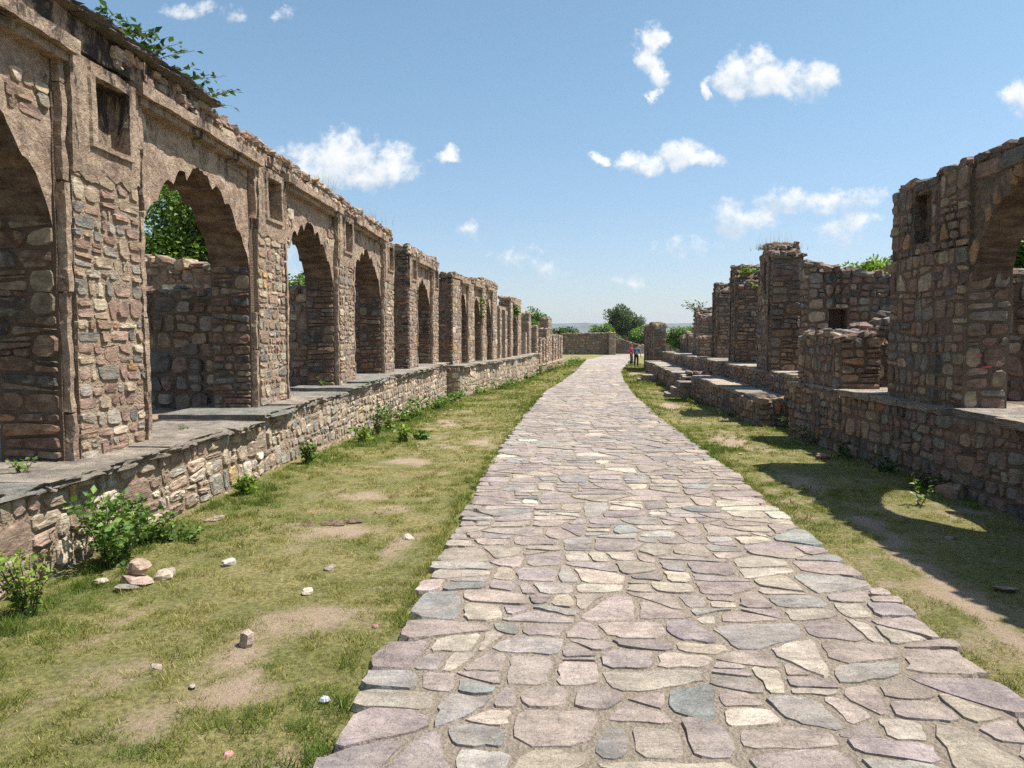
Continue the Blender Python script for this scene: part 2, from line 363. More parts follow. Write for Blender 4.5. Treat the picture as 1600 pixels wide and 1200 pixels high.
def cells(u0, u1, v0, v1, su, sv, rng, drop=.10, jit=.24, wt=.3, split=.12):
    asp0, area0 = su / sv, su * sv
    su, sv = su * 1.75, sv * 1.75
    nu = max(1, round((u1 - u0) / su)); nv = max(1, round((v1 - v0) / sv))
    du, dv = (u1 - u0) / nu, (v1 - v0) / nv
    S = {}
    for r in range(nv):
        off = rng.uniform(0, 1)
        for c in range(nu):
            if rng.random() < drop and nu * nv > 4: continue
            off_c = (.25 if r % 2 else -.25)
            S[(r, c)] = (c + .5 + off_c + rng.uniform(-jit, jit), r + .5 + rng.uniform(-jit, jit) * .8, rng.uniform(-wt, wt) * .5)
    out = []
    for (r, c), (x, y, w) in S.items():
        poly = [(0, 0), (nu, 0), (nu, nv), (0, nv)]
        nb = []
        for rr in range(r - 2, r + 3):
            for cc in range(c - 3, c + 4):
                q = S.get((rr, cc))
                if q is None or (rr == r and cc == c): continue
                ex, ey = q[0] - x, q[1] - y; nb.append((ex * ex + ey * ey, ex, ey, q[2]))
        nb.sort()
        for d2, ex, ey, qw in nb:
            R2 = max((p[0] - x) ** 2 + (p[1] - y) ** 2 for p in poly)
            if d2 > 4 * R2 + 1.5: break
            dd = (d2 + (w - qw)) * .5
            poly = clip(poly, ex, ey, dd + ex * x + ey * y)
            if len(poly) < 3: break
        if len(poly) < 3: continue
        poly = [(u0 + p[0] * du, v0 + p[1] * dv) for p in poly]
        out += resplit(poly, rng, area0 * .16, area0 * 3.2, asp0)
    return out
def courses(u0, u1, v0, v1, su, sv, rng):
    """rough courses: rows of uneven height on slightly sloping beds, stones of very uneven length"""
    out = []; rows = [v0]
    while rows[-1] < v1 - sv * .6: rows.append(min(v1, rows[-1] + sv * rng.uniform(.75, 2.3)))
    rows[-1] = v1; L_ = u1 - u0; n = max(1, int(L_ / (su * 3)))
    beds = [[(v + (0 if k in (0, len(rows) - 1) else rng.gauss(0, sv * .20))) for _ in range(n + 1)] for k, v in enumerate(rows)]
    def bed(k, u): return float(np.interp(u, np.linspace(u0, u1, n + 1), beds[k]))
    for k in range(len(rows) - 1):
        u = u0; tl = 0.0
        while u < u1 - 1e-6:
            h = rows[k + 1] - rows[k]; w = su * rng.uniform(.55, 1.9) * (h / (1.3 * sv)) ** .5; e = u + w
            if u1 - e < su * .4: e = u1
            tr = 0.0 if e >= u1 - 1e-6 else rng.gauss(0, h * .10)
            poly = [(u - tl, bed(k, u)), (e - tr, bed(k, e)), (e + tr, bed(k + 1, e)), (u + tl, bed(k + 1, u))]
            if rng.random() < .3:   # a chipped shoulder
                a, b = poly[2], poly[3]; t = rng.uniform(.3, .7); poly.insert(3, (a[0] + (b[0] - a[0]) * t, a[1] + h * rng.uniform(.0, .14)))
            out += resplit(poly, rng, su * sv * .35, su * sv * 4.0, su / sv); u = e; tl = tr
    return out
def outline(poly, gap, rng, cut=(.14, .3), jit=.03, free=None):
    """inset every edge by its own gap, cut the corners"""
    n = len(poly); src = poly; q = poly
    area = sum(src[i][0] * src[(i + 1) % n][1] - src[(i + 1) % n][0] * src[i][1] for i in range(n))
    if area < 0: src = src[::-1]; q = src
    for i in range(n):
        a, b = src[i], src[(i + 1) % n]; ex, ey = b[0] - a[0], b[1] - a[1]; l = math.hypot(ex, ey)
        if l < 1e-5: continue
        nx, ny = ey / l, -ex / l
        g = gap * rng.uniform(.45, 1.7)
        if free is not None and free(a, b): g = rng.uniform(-.014, .006)
        q = clip(q, nx, ny, nx * a[0] + ny * a[1] - g)
        if len(q) < 3: return None
    # drop tiny edges
    r = []
    for i in range(len(q)):
        a, b = q[i], q[(i + 1) % len(q)]
        if math.hypot(a[0] - b[0], a[1] - b[1]) > gap * .7: r.append(a)
    if len(r) < 3: return None
    w = max(p[0] for p in r) - min(p[0] for p in r); h = max(p[1] for p in r) - min(p[1] for p in r)
    if min(w, h) < gap * 1.6: return None
    o = []; s = min(w, h)
    for i in range(len(r)):
        p0, p1, p2 = r[i - 1], r[i], r[(i + 1) % len(r)]
        for (e, t) in ((p0, rng.uniform(*cut)), (p2, rng.uniform(*cut))):
            l = math.hypot(e[0] - p1[0], e[1] - p1[1]); t = min(t, .28 * s / max(l, 1e-4))
            o.append((p1[0] + (e[0] - p1[0]) * t + rng.uniform(-jit, jit) * s, p1[1] + (e[1] - p1[1]) * t + rng.uniform(-jit, jit) * s))
    return o
def stone_geo(o, proud, rng, inset=.16, rough=.35, sink=.02, fine=False):
    """outline (u,v) -> verts (u,v,w) with w out of the face, faces"""
    n = len(o); cx = sum(p[0] for p in o) / n; cy = sum(p[1] for p in o) / n
    V = [(p[0], p[1], -sink) for p in o]; Fc = []
    tu, tv = rng.uniform(-.5, .5) * proud, rng.uniform(-.5, .5) * proud
    ru = max(abs(p[0] - cx) for p in o) + 1e-4; rv = max(abs(p[1] - cy) for p in o) + 1e-4
    def tilt(x, y): return tu * (x - cx) / ru + tv * (y - cy) / rv
    rings = [(.02, .45), (inset, 1.0)] if fine else [(inset, 1.0)]
    if fine: rings.append((min(.55, inset + .3), 1.03))
    base = 0
    for (ins, k) in rings:
        s0 = len(V)
        for p in o:
            x = cx + (p[0] - cx) * (1 - ins * rng.uniform(.6, 1.4)); y = cy + (p[1] - cy) * (1 - ins * rng.uniform(.6, 1.4))
            V.append((x, y, proud * k * (1 + rng.uniform(-rough, rough)) + tilt(x, y) * k))
        for i in range(n):
            j = (i + 1) % n; Fc.append((base + i, base + j, s0 + j, s0 + i))
        base = s0
    V.append((cx + rng.uniform(-.1, .1) * ru, cy + rng.uniform(-.1, .1) * rv, proud * (1.05 + rng.uniform(-rough, rough))))
    c = len(V) - 1
    for i in range(n): Fc.append((base + i, base + (i + 1) % n, c))
    return V, Fc
CUBE_V, CUBE_F = [], []
def _cube_sphere():
    idx = {}
    def vid(i, j, k):
        key = (i, j, k)
        if key not in idx:
            idx[key] = len(CUBE_V); v = Vector((i - 1, j - 1, k - 1)); s = v.normalized(); CUBE_V.append(v * .45 + s * .55)
        return idx[key]
    for ax in range(3):
        for side in (0, 2):
            for a in range(2):
                for b in range(2):
                    q = []
                    for (x, y) in ((a, b), (a + 1, b), (a + 1, b + 1), (a, b + 1)):
                        p = [0, 0, 0]; p[ax] = side; p[(ax + 1) % 3] = x; p[(ax + 2) % 3] = y; q.append(vid(*p))
                    CUBE_F.append(tuple(q if side == 2 else q[::-1]))
_cube_sphere()
def rock_geo(cx, cy, cz, sx, sy, sz, rng, rough=.22, rnd=0.0):
    rot = Matrix.Rotation(rng.uniform(0, 6.28), 3, 'Z') @ Matrix.Rotation(rng.uniform(-.3, .3), 3, 'X') @ Matrix.Rotation(rng.uniform(-.3, .3), 3, 'Y')
    V = []
    for v in CUBE_V:
        v = v.lerp(v.normalized(), rnd)
        k = 1 + rng.uniform(-rough, rough)
        p = rot @ Vector((v.x * sx * k, v.y * sy * k, v.z * sz * (1 + rng.uniform(-rough, rough) * .7)))
        V.append((cx + p.x, cy + p.y, cz + p.z))
    return V, list(CUBE_F)

def avoid(poly, hole):
    a, b, c, d = hole
    inner = poly
    for (nx, ny, k) in ((1, 0, b), (-1, 0, -a), (0, 1, d), (0, -1, -c)):
        inner = clip(inner, nx, ny, k)
        if len(inner) < 3: return poly
    best, ba = None, 0
    for (nx, ny, k) in ((1, 0, a), (-1, 0, -b), (0, 1, c), (0, -1, -d)):
        q = clip(poly, nx, ny, k)
        if len(q) >= 3:
            A = abs(sum(q[i][0] * q[(i + 1) % len(q)][1] - q[(i + 1) % len(q)][0] * q[i][1] for i in range(len(q))))
            if A > ba: best, ba = q, A
    return best
class Masonry:
    """the stones of one thing: the ones that show largest become objects of their own, the rest one joined part"""
    def __init__(s, root, mat, pal, limit=300, name='stone', rest='rubble_masonry'):
        s.root, s.mat, s.pal, s.limit, s.name, s.rest = root, mat, pal, limit, name, rest
        s.items = []; l, r = root.location, root.rotation_euler.z
        s.mw = Matrix.Translation(l) @ Matrix.Rotation(r, 4, 'Z')
    def add(s, V, Fc, normal=None, tint=None, rng=random):
        s.items.append((V, Fc, normal, tint or pick(s.pal, rng)))
    def face(s, axis, at, u0, u1, v0, v1, su, sv, rng, gap=.012, proud=.02, keep=None, free_edges=True, pal=None, big=0, inset=.16, drop=.12, fine=False, split=.12):
        """axis '-y': u=x, faces -y at y=at;  '-x': u=y faces -x at x=at;  '+x': faces +x"""
        def fr(a, b):
            for (x, y) in (a, b):
                if not (abs(x - u0) < 1e-4 or abs(x - u1) < 1e-4): return False
            return abs(a[0] - b[0]) < 1e-4
        for poly in courses(u0, u1, v0, v1, su, sv, rng):
            if keep is not None:
                poly = keep(poly)
                if poly is None: continue
            o = outline(poly, gap, rng, free=fr if free_edges else None)
            if o is None: continue
            pr = proud * rng.uniform(.5, 1.5)
            V, Fc = stone_geo(o, pr, rng, inset=inset * rng.uniform(.7, 1.3), fine=fine)
            if axis == '-y': W = [(u, at - w, v) for u, v, w in V]; nrm = (0, -1, 0)
            elif axis == '-x': W = [(at - w, u, v) for u, v, w in V]; nrm = (-1, 0, 0); Fc = [f[::-1] for f in Fc]
            elif axis == '+x': W = [(at + w, u, v) for u, v, w in V]; nrm = (1, 0, 0)
            else: W = [(u, v, at + w) for u, v, w in V]; nrm = (0, 0, 1)
            s.add(W, Fc, nrm, pick(pal or s.pal, rng))
    def emit(s, parent=None):
        parent = parent or s.root; rank = []
        for i, (V, Fc, nrm, t) in enumerate(s.items):
            A = np.array(V); c = A.mean(0); wc = s.mw @ Vector(c); x, y, d = cam_uvd(wc)
            size = float(np.prod(np.sort(A.max(0) - A.min(0))[1:])) ** .5
            sc = size * F_PX / max(d, .1)
            if d < .3 or x < -20 or x > 1620 or y < -20 or y > 1220: sc = 0
            elif nrm is not None:
                n3 = s.mw.to_3x3() @ Vector(nrm); vw = (Vector(CL) - wc).normalized(); sc *= max(0.0, n3.dot(vw)) ** .5
            rank.append((sc, i))
        rank.sort(reverse=True)
        solo = {i for sc, i in rank[:s.limit] if sc > 8.5}
        RV, RF, RT = [], [], []
        for i, (V, Fc, nrm, t) in enumerate(s.items):
            if i in solo:
                c = np.array(V).mean(0); mesh_obj(s.name, [(v[0] - c[0], v[1] - c[1], v[2] - c[2]) for v in V], Fc, s.mat, parent, t, loc=tuple(c))
            else:
                b = len(RV); RV.extend(V); RF.extend([tuple(k + b for k in f) for f in Fc]); RT.extend([(*t, 1)] * len(V))
        if RV:
            o = mesh_obj(s.rest, RV, RF, s.mat, parent, RT); o['kind'] = 'stuff'
        return len(solo)
def rough_box(name, x0, x1, y0, y1, z0, z1, mat, parent, res=.12, amp=.012, seed=0, tint=None, freq=3.0, ay=None, top=None, drop_bottom=False):
    nx, ny, nzz = (max(1, min(60, int(math.ceil((b - a) / res)))) for a, b in ((x0, x1), (y0, y1), (z0, z1)))
    idx = {}; V = []; Fc = []
    def vid(i, j, k):
        key = (i, j, k)
        if key not in idx:
            idx[key] = len(V); x = x0 + (x1 - x0) * i / nx; y = y0 + (y1 - y0) * j / ny; z = z0 + (z1 - z0) * k / nzz
            if top is not None: z = z0 + (top(x) - z0) * k / nzz
            p = Vector((x + seed * 7.31, y - seed * 3.7, z + seed * 1.9)); n = mn.noise_vector(p * freq) + mn.noise_vector(p * freq * 3.1) * .5
            V.append((x + n.x * amp, y + n.y * (ay if ay is not None else amp), z + n.z * amp))
        return idx[key]
    def quad(a, b, c, d): Fc.append((vid(*a), vid(*b), vid(*c), vid(*d)))
    for i in range(nx):
        for k in range(nzz):
            quad((i, 0, k), (i + 1, 0, k), (i + 1, 0, k + 1), (i, 0, k + 1)); quad((i, ny, k), (i, ny, k + 1), (i + 1, ny, k + 1), (i + 1, ny, k))
    for j in range(ny):
        for k in range(nzz):
            quad((0, j, k), (0, j, k + 1), (0, j + 1, k + 1), (0, j + 1, k)); quad((nx, j, k), (nx, j + 1, k), (nx, j + 1, k + 1), (nx, j, k + 1))
    for i in range(nx):
        for j in range(ny):
            quad((i, j, nzz), (i + 1, j, nzz), (i + 1, j + 1, nzz), (i, j + 1, nzz))
            if not drop_bottom: quad((i, j, 0), (i, j + 1, 0), (i + 1, j + 1, 0), (i + 1, j, 0))
    return mesh_obj(name, V, Fc, mat, parent, tint)
def arch_fn(spring, apex, lobes=4.0, cusp=.11, spike=.12):
    def f(s):
        t = abs(s)
        h = max(0.0, 1 - t ** 1.75) ** .68
        v = spring + (apex - spring - spike) * h
        v += cusp * (abs(math.sin(math.pi * lobes * t ** .92)) - .5) * (1 - t ** 6) + spike * max(0.0, 1 - t / .085)
        return v
    return f
def spandrel(name, u0, u1, fn, ztop, y0, y1, mat, parent, seed=0, nu=64, nv=12, amp=.020, wear=.03):
    """panel with an arched opening cut through: front, soffit, back, ends"""
    V, Fc, SI = [], [], []; nd = 6; um, hw = (u0 + u1) / 2, (u1 - u0) / 2
    us = [-1 + 2 * i / nu for i in range(nu + 1)]
    def nzv(p): q = Vector((p[0] + seed * 5.1, p[1] + 2.2, p[2] - seed)); return mn.noise_vector(q * 2.7) + mn.noise_vector(q * 9) * .55
    def add(x, y, z, k=1.0):
        n = nzv((x, y, z)); V.append((x + n.x * amp * .3 * k, y + n.y * amp * k, z + n.z * amp * .3 * k)); return len(V) - 1
    def low(s): 
        return min(ztop - .02, fn(s) + wear * mn.noise(Vector((s * 7 + seed * 3, seed, 0))) + wear * .6 * mn.noise(Vector((s * 23 + seed * 3, seed, 0))))
    front = [[add(um + hw * s, y0, low(s) + (ztop - low(s)) * k / nv) for k in range(nv + 1)] for s in us]
    back = [[add(um + hw * s, y1, low(s) + (ztop - low(s)) * k / 3) for k in range(4)] for s in us]
    sof = [[front[i][0]] + [add(um + hw * us[i], y0 + (y1 - y0) * d / nd, low(us[i]) + .02 * mn.noise(Vector((d * .9, us[i] * 3, seed)))) for d in range(1, nd)] + [back[i][0]] for i in range(nu + 1)]
    for i in range(nu):
        for k in range(nv): Fc.append((front[i][k], front[i + 1][k], front[i + 1][k + 1], front[i][k + 1]))
        for k in range(3): Fc.append((back[i][k], back[i][k + 1], back[i + 1][k + 1], back[i + 1][k]))
        for d in range(nd): SI.append(len(Fc)); Fc.append((sof[i][d], sof[i][d + 1], sof[i + 1][d + 1], sof[i + 1][d]))
        Fc.append((front[i][nv], front[i + 1][nv], back[i + 1][3], back[i][3]))
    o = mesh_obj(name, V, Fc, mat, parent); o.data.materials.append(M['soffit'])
    for i in SI: o.data.polygons[i].material_index = 1
    return o
def niche_plate(name, u0, u1, z0, z1, hole, mat, parent, seed=0, front=-.03, back=.14, deep=.11, res=.028, rim=.025):
    """plaster face of a pillar head with a recessed rectangular blind niche"""
    a0, a1, b0, b1 = hole
    def lines(lo, hi, cuts):
        xs = set([lo, hi])
        for c in cuts: xs.update((c - .004, c + .004))
        pts = sorted(xs); out = []
        for p, q in zip(pts, pts[1:]):
            n = max(1, int(math.ceil((q - p) / res)))
            out += [p + (q - p) * i / n for i in range(n)]
        return out + [hi]
    X = lines(u0, u1, (a0, a1, a0 - .07, a1 + .06)); Z = lines(z0, z1, (b0, b1, b0 - .05, b1 + .06))
    V, Fc = [], []
    for z in Z:
        for x in X:
            inside = a0 < x < a1 and b0 < z < b1
            ring = (a0 - .07 < x < a1 + .06) and (b0 - .05 < z < b1 + .06)
            y = deep if inside else (front - rim if ring else front)
            n = mn.noise_vector(Vector((x + seed, y, z)) * 4) * .010 + mn.noise_vector(Vector((x - seed, y, z)) * 17) * .006
            kz = max(0.0, 1 - (z - z0) / .22); dz = kz * (.075 * mn.noise(Vector((x * 6 + seed, 0, seed))) + .03 * mn.noise(Vector((x * 19, seed, 0))))
            V.append((x + n.x, y + n.y + kz * .012, z + n.z + dz))
    nx = len(X)
    for j in range(len(Z) - 1):
        for i in range(nx - 1): a = j * nx + i; Fc.append((a, a + 1, a + nx + 1, a + nx))
    # close the rim back to the wall
    per = [i for i in range(nx)] + [j * nx + nx - 1 for j in range(1, len(Z))] + [(len(Z) - 1) * nx + i for i in range(nx - 2, -1, -1)] + [j * nx for j in range(len(Z) - 2, 0, -1)]
    b = len(V)
    for i in per: V.append((V[i][0], back, V[i][2]))
    for i in range(len(per)):
        j = (i + 1) % len(per); Fc.append((per[j], per[i], b + i, b + j))
    return mesh_obj(name, V, Fc, mat, parent)
def top_rocks(ms, u0, u1, y0, y1, zf, rng, step=.17, size=.1):
    u = u0
    while u < u1:
        y = y0 + .05
        while y < y1:
            sx, sy, sz = size * rng.uniform(.6, 1.35), size * rng.uniform(.6, 1.2), size * rng.uniform(.35, .75)
            V, Fc = rock_geo(u + rng.uniform(-.04, .04), y + rng.uniform(-.04, .04), zf(u) + sz * rng.uniform(-.1, .7), sx, sy, sz, rng); ms.add(V, Fc, None, pick(ms.pal, rng)); y += step * rng.uniform(.8, 1.4)
        u += step * rng.uniform(.75, 1.25)

# ------------------------------------------------------------------ ground
PL = ([-5, 2.76, 5, 7.5, 11, 14.1, 20, 27.4, 46.8, 76, 96.5, 112, 125], [-.88, -.86, -.80, -.75, -.71, -.62, -.42, -.1, 1.75, 3.96, 7.5, 14, 24])
PR = ([-5, 3.3, 7.0, 11, 16.4, 26.5, 36.4, 48, 74, 95, 108, 120], [2.13, 2.13, 2.16, 2.31, 2.51, 3.1, 3.81, 4.85, 8.31, 11.85, 19, 30])
LW = ([-5, 23.9, 24.4, 31.4, 43.5, 46, 63, 80], [-3.25, -3.2, -2.85, -1.75, -.55, -.35, 1.7, 2.4])
RW = ([-5, 12.9, 13, 14.4, 14.6, 43.4, 44, 52, 60, 80], [4.22, 4.22, 4.7, 4.8, 4.15, 5.75, 6.5, 6.9, 8, 12])
BARE = [(-1.40, 4.05, .36, .30), (-1.40, 3.22, .17, .28), (-1.55, 3.55, .16, .2), (-2.0, 7.35, .42, .28), (-1.35, 6.75, .4, .35), (-1.75, 6.0, .35, .18), (-1.1, 5.6, .2, .4), (2.62, 5.0, .10, .8), (2.50, 4.1, .10, .6),
        (2.75, 6.2, .14, .8), (3.95, 7.0, .22, .4), (2.8, 8.2, .2, .7), (-1.9, 9.5, .4, .35), (-1.0, 12, .3, 1.2), (-2.2, 15, .5, 1.0), (3.4, 20, .3, 2), (5.2, 45, .7, 3), (2.2, 52, .6, 4), (3.0, 12.0, .3, 1.2)]
def veg_mask(x, y):
    v = .80 + (fbm(x * 1.1, y * .9, 3, 4) - .5) * .75 + (fbm(x * 5, y * 5, 9, 3) - .5) * .95
    for (cx, cy, rx, ry) in BARE:
        d = ((x - cx) / rx) ** 2 + ((y - cy) / ry) ** 2
        v = v - .58 * np.exp(-d * 1.5)
    lw = np.interp(y, *LW); rw = np.interp(y, *RW)
    v = v + .35 * sstep(lw + .75 - x, 0, .6) + .2 * sstep(x - rw + .8, 0, .6)
    return np.clip(v, 0, 1)
gx = np.unique(np.concatenate([np.array([-9000, -4000, -1500, -600, -250, -110, -60, -35, -22, -15, -10, -7, -5]), np.arange(-3.6, 6.01, .1), np.array([7, 8.5, 11, 15, 22, 35, 60, 110, 250, 600, 1500, 4000, 9000])]))
gy = np.unique(np.concatenate([np.array([-9000, -2000, -500, -150, -50, -20, -8, -3]), np.arange(0, 16, .12), np.arange(16, 50, .4), np.arange(50, 130, 2.5), np.array([150, 200, 300, 500, 900, 1800, 3500, 9000])]))
GXX, GYY = np.meshgrid(gx, gy)
zz = np.interp(GYY, GY, GZ) + (fbm(GXX * 1.3, GYY * 1.3, 5, 4) - .5) * .05 * (np.abs(GXX) < 40)
inside = (GXX > np.interp(GYY, *PL) - .05) & (GXX < np.interp(GYY, *PR) + .05) & (GYY < 125)
zz = np.where(inside, np.interp(GYY, GY, GZ) - .02, zz)
nxg, nyg = len(gx), len(gy)
ii = (np.arange(nyg - 1)[:, None] * nxg + np.arange(nxg - 1)[None, :]).reshape(-1)
vm = np.clip(veg_mask(GXX, GYY), 0, 1).reshape(-1)
ground = np_obj('ground', np.stack([GXX.reshape(-1), GYY.reshape(-1), zz.reshape(-1)], 1), np.stack([ii, ii + 1, ii + nxg + 1, ii + nxg], 1), M['ground'], tint=np.stack([vm, vm, vm], 1), smooth=True)
ground['kind'] = 'structure'

# ------------------------------------------------------------------ flagstone path
PW = 2.95
def path_xy(u, y): l = float(np.interp(y, *PL)); r = float(np.interp(y, *PR)); return l + (r - l) * u / PW
def build_path():
    ys = np.concatenate([np.arange(-1, 20, .25), np.arange(20, 124, 1.0)]); nu = 16
    V, T = [], []
    for y in ys:
        for i in range(nu + 1):
            u = PW * i / nu
            if i in (0, nu): u += (fbm(np.array([y * 3.1]), np.array([i * 1.7]), 11, 3)[0] - .5) * .22
            edge = -.06 if i in (0, nu) else .0115 + .005 * (fbm(np.array([y * 4.]), np.array([u * 4.]), 12, 3)[0] - .5)
            V.append((path_xy(u, y), y, gz(y) + edge))
    n = nu + 1; Fc = [(j * n + i, j * n + i + 1, (j + 1) * n + i + 1, (j + 1) * n + i) for j in range(len(ys) - 1) for i in range(nu)]
    path = mesh_obj('path', V, Fc, M['bed'], smooth=True); path['kind'] = 'structure'
    ms = Masonry(path, M['flag'], PAL_FLAG, 300, 'flagstone', 'distant_flagstones')
    rng = random.Random(41)
    for (y0, y1, su, sv, fine, gap) in ((1.4, 8.0, .275, .225, True, .008), (8.0, 20, .30, .235, False, .009), (20, 48, .40, .34, False, .011), (48, 122, .6, .8, False, .016)):
        def fr(a, b): return abs(a[0] - b[0]) < 1e-4 and (abs(a[0]) < 1e-3 or abs(a[0] - PW) < 1e-3)
        for poly in cells(0, PW, y0, y1, su, sv, rng, drop=.16, jit=.40, wt=.5, split=.13):
            n = len(poly); src = poly
            def fr2(a, b): return fr(a, b)
            o = outline(poly, gap, rng, cut=(.08, .26), jit=.03, free=None)
            if o is None: continue
            if any(p[0] < .03 for p in poly) or any(p[0] > PW - .03 for p in poly):
                k = rng.uniform(-.035, .04); o = [(p[0] + (k if (p[0] < .12 or p[0] > PW - .12) else 0) * (1 if p[0] < 1 else -1), p[1]) for p in o]
            if fine:   # ragged, chipped outline
                o2 = []
                for i in range(len(o)):
                    a, b = o[i], o[(i + 1) % len(o)]; o2.append(a)
                    l = math.hypot(a[0] - b[0], a[1] - b[1]); k = 2 if l > .16 else (1 if l > .07 else 0)
                    for q in range(k):
                        t = (q + 1) / (k + 1) + rng.uniform(-.1, .1); o2.append((a[0] + (b[0] - a[0]) * t + rng.uniform(-.012, .012), a[1] + (b[1] - a[1]) * t + rng.uniform(-.012, .012)))
                o = o2
            G, Fq = stone_geo(o, rng.uniform(.003, .008), rng, inset=rng.uniform(.04, .10), rough=.3, sink=.03, fine=False)
            W = [(path_xy(u, v), v, gz(v) + .014 + w) for u, v, w in G]
            ms.add(W, Fq, (0, 0, 1), pick(PAL_FLAG, rng))
    ms.emit()
build_path()

# ------------------------------------------------------------------ arcades
SLATES = [(.30, .275, .225), (.35, .305, .24), (.26, .245, .21), (.38, .315, .245), (.33, .28, .225)]
def slab(name, u0, u1, y0, y1, z0, z1, parent, rng, mat=None, tint=None, amp=.016):
    """split stone slab: every layer of the front edge breaks off on its own line"""
    sd = rng.uniform(0, 90); nu = max(4, int((u1 - u0) / .045)); nl = 4; ny = 5
    def jag(u, k): return amp * (2.4 * mn.noise(Vector((u * 3.1 + sd, k * .35, sd))) + 1.6 * mn.noise(Vector((u * 11 + sd, k * .8, 3))) + .8 * mn.noise(Vector((u * 31, k * 2.1, sd))))
    V, Fc, rows = [], [], []
    for k in range(nl + 1):
        z = z0 + (z1 - z0) * k / nl; back = amp * .9 * (nl - k) / nl * rng.uniform(.2, 1.3); row = []
        for i in range(nu + 1):
            u = u0 + (u1 - u0) * i / nu; e = (.5 * amp * mn.noise(Vector((sd, k * 1.3, 7))) if i in (0, nu) else 0)
            row.append(len(V)); V.append((u + e, y0 + jag(u, k) + back, z + (.004 * mn.noise(Vector((u * 6, k, sd))) if k < nl else .010 * mn.noise(Vector((u * 3, sd, 0))))))
        rows.append(row)
    for j in range(1, ny + 1):
        row = []
        for i in range(nu + 1):
            u = u0 + (u1 - u0) * i / nu; y = y0 + (y1 - y0) * j / ny
            row.append(len(V)); V.append((u, y, z1 + .010 * mn.noise(Vector((u * 3, y * 3 + sd, 0)))))
        rows.append(row)
    row = []
    for i in range(nu + 1): row.append(len(V)); V.append((u0 + (u1 - u0) * i / nu, y1, z0))
    rows.append(row)
    for a, b in zip(rows, rows[1:]):
        for i in range(nu): Fc.append((a[i], a[i + 1], b[i + 1], b[i]))
    Fc.append(tuple(r[0] for r in reversed(rows))); Fc.append(tuple(r[nu] for r in rows)); a, b = rows[-1], rows[0]
    for i in range(nu): Fc.append((a[i], a[i + 1], b[i + 1], b[i]))
    return mesh_obj(name, V, Fc, mat or M['slate'], parent, tint or rng.choice(SLATES))
def arcade(root, ms, pillars, arches, rng, T=.58, look='light', side=-1, stone=(.165, .092), jamb_stone=(.24, .085), niche=True, ztop=4.1, frieze=3.9, res=.12, far=False):
    light = look == 'light'
    mort = M['mortar'] if light else M['mortar_shade']; plas = M['plaster'] if light else M['plaster_dark']; head = M['plaster_black'] if light else M['plaster_dark']
    jw = .12
    for (u0, u1, zb, zt) in pillars:
        zs = 2.90 if (niche and zt > 3.7) else zt
        pil = rough_box('pillar', u0, u1, 0, T, zb, zs + (.07 if zs < zt else 0), mort, root, res=res, amp=.010, seed=u0)
        ms.face('-y', 0, u0, u1, zb, zs + (.06 if zs < zt else 0), stone[0], stone[1], rng, gap=.012, proud=.013, inset=.09)
        if zs < zt:
            rough_box('pillar_head', u0, u1, .17, T, zs + .075, zt, mort, pil, res=res, amp=.008, seed=u0 + 3)
            w = u1 - u0
            niche_plate('niche', u0 - .01, u1 + .01, zs, zt - .001, (u0 + .30 * w, u0 + .80 * w, 3.17, 3.68), head, pil, seed=u0, res=.03 if not far else .08)
    for (u0, u1, zb, spring, apex, zt, opts) in arches:
        a0, a1 = u0 + jw, u1 - jw
        if opts != 'noleft': rough_box('jamb', u0, a0, .06, T - .02, zb, zt, M['mortar_jamb_shade'], root, res=res, amp=.010, seed=u0 + 9)
        if opts != 'noright': rough_box('jamb', a1, u1, .06, T - .02, zb, zt, M['mortar_jamb_shade'], root, res=res, amp=.010, seed=u1 + 9)
        for x0, x1 in ((u0 + .045, u0 + .10), (u1 - .10, u1 - .045)):
            z = zb
            while z < zt - .1:
                h_ = min(rng.uniform(.45, 1.3), zt - .06 - z)
                if rng.random() > .1 or z < zb + .1: rough_box('pilaster_strip', x0 + rng.uniform(-.006, .006), x1 + rng.uniform(-.006, .006), -.015 + rng.uniform(-.01, .02), .08, z, z + h_ - rng.uniform(.002, .03), plas, root, res=.05 if not far else .2, amp=.017, seed=x0 * 3 + z, freq=6)
                z += h_
        xs = a1 if side < 0 else a0
        ms.face('-x' if side < 0 else '+x', xs, .075, T - .03, zb, spring + .05, jamb_stone[0], jamb_stone[1], rng, gap=.008, proud=.018, inset=.10, pal=PAL_JAMB_SHADE, drop=.2)
        spandrel('arch_panel', a0, a1, arch_fn(spring, apex), zt, .07, T - .03, plas, root, seed=u0, nu=72 if not far else 40, nv=14 if not far else 6)
        fn_ = arch_fn(spring, apex); um_, hw_ = (a0 + a1) / 2, (a1 - a0) / 2
        def bare(poly, fn_=fn_, um_=um_, hw_=hw_):
            cx = sum(p[0] for p in poly) / len(poly); cz = sum(p[1] for p in poly) / len(poly)
            if mn.noise(Vector((cx * 1.5 + u0, cz * 1.9, 4.4))) < .16: return None
            if any(abs(p[0] - um_) < hw_ and p[1] < fn_((p[0] - um_) / hw_) + .05 for p in poly): return None
            return poly
        if light and not far: ms.face('-y', .075, a0, a1, spring, zt - .2, .17, .10, rng, gap=.008, proud=.022, inset=.12, keep=bare, free_edges=False)
        cor = rough_box('cornice', u0 - .02, u1 + .02, -.10, .12, zt - .11, zt - .005, plas, root, res=.09, amp=.014, seed=u0 + 1)
        rough_box('fillet', u0 + .04, u1 - .04, -.035, .10, zt - .175, zt - .112, plas, cor, res=.09, amp=.010, seed=u0 + 2)

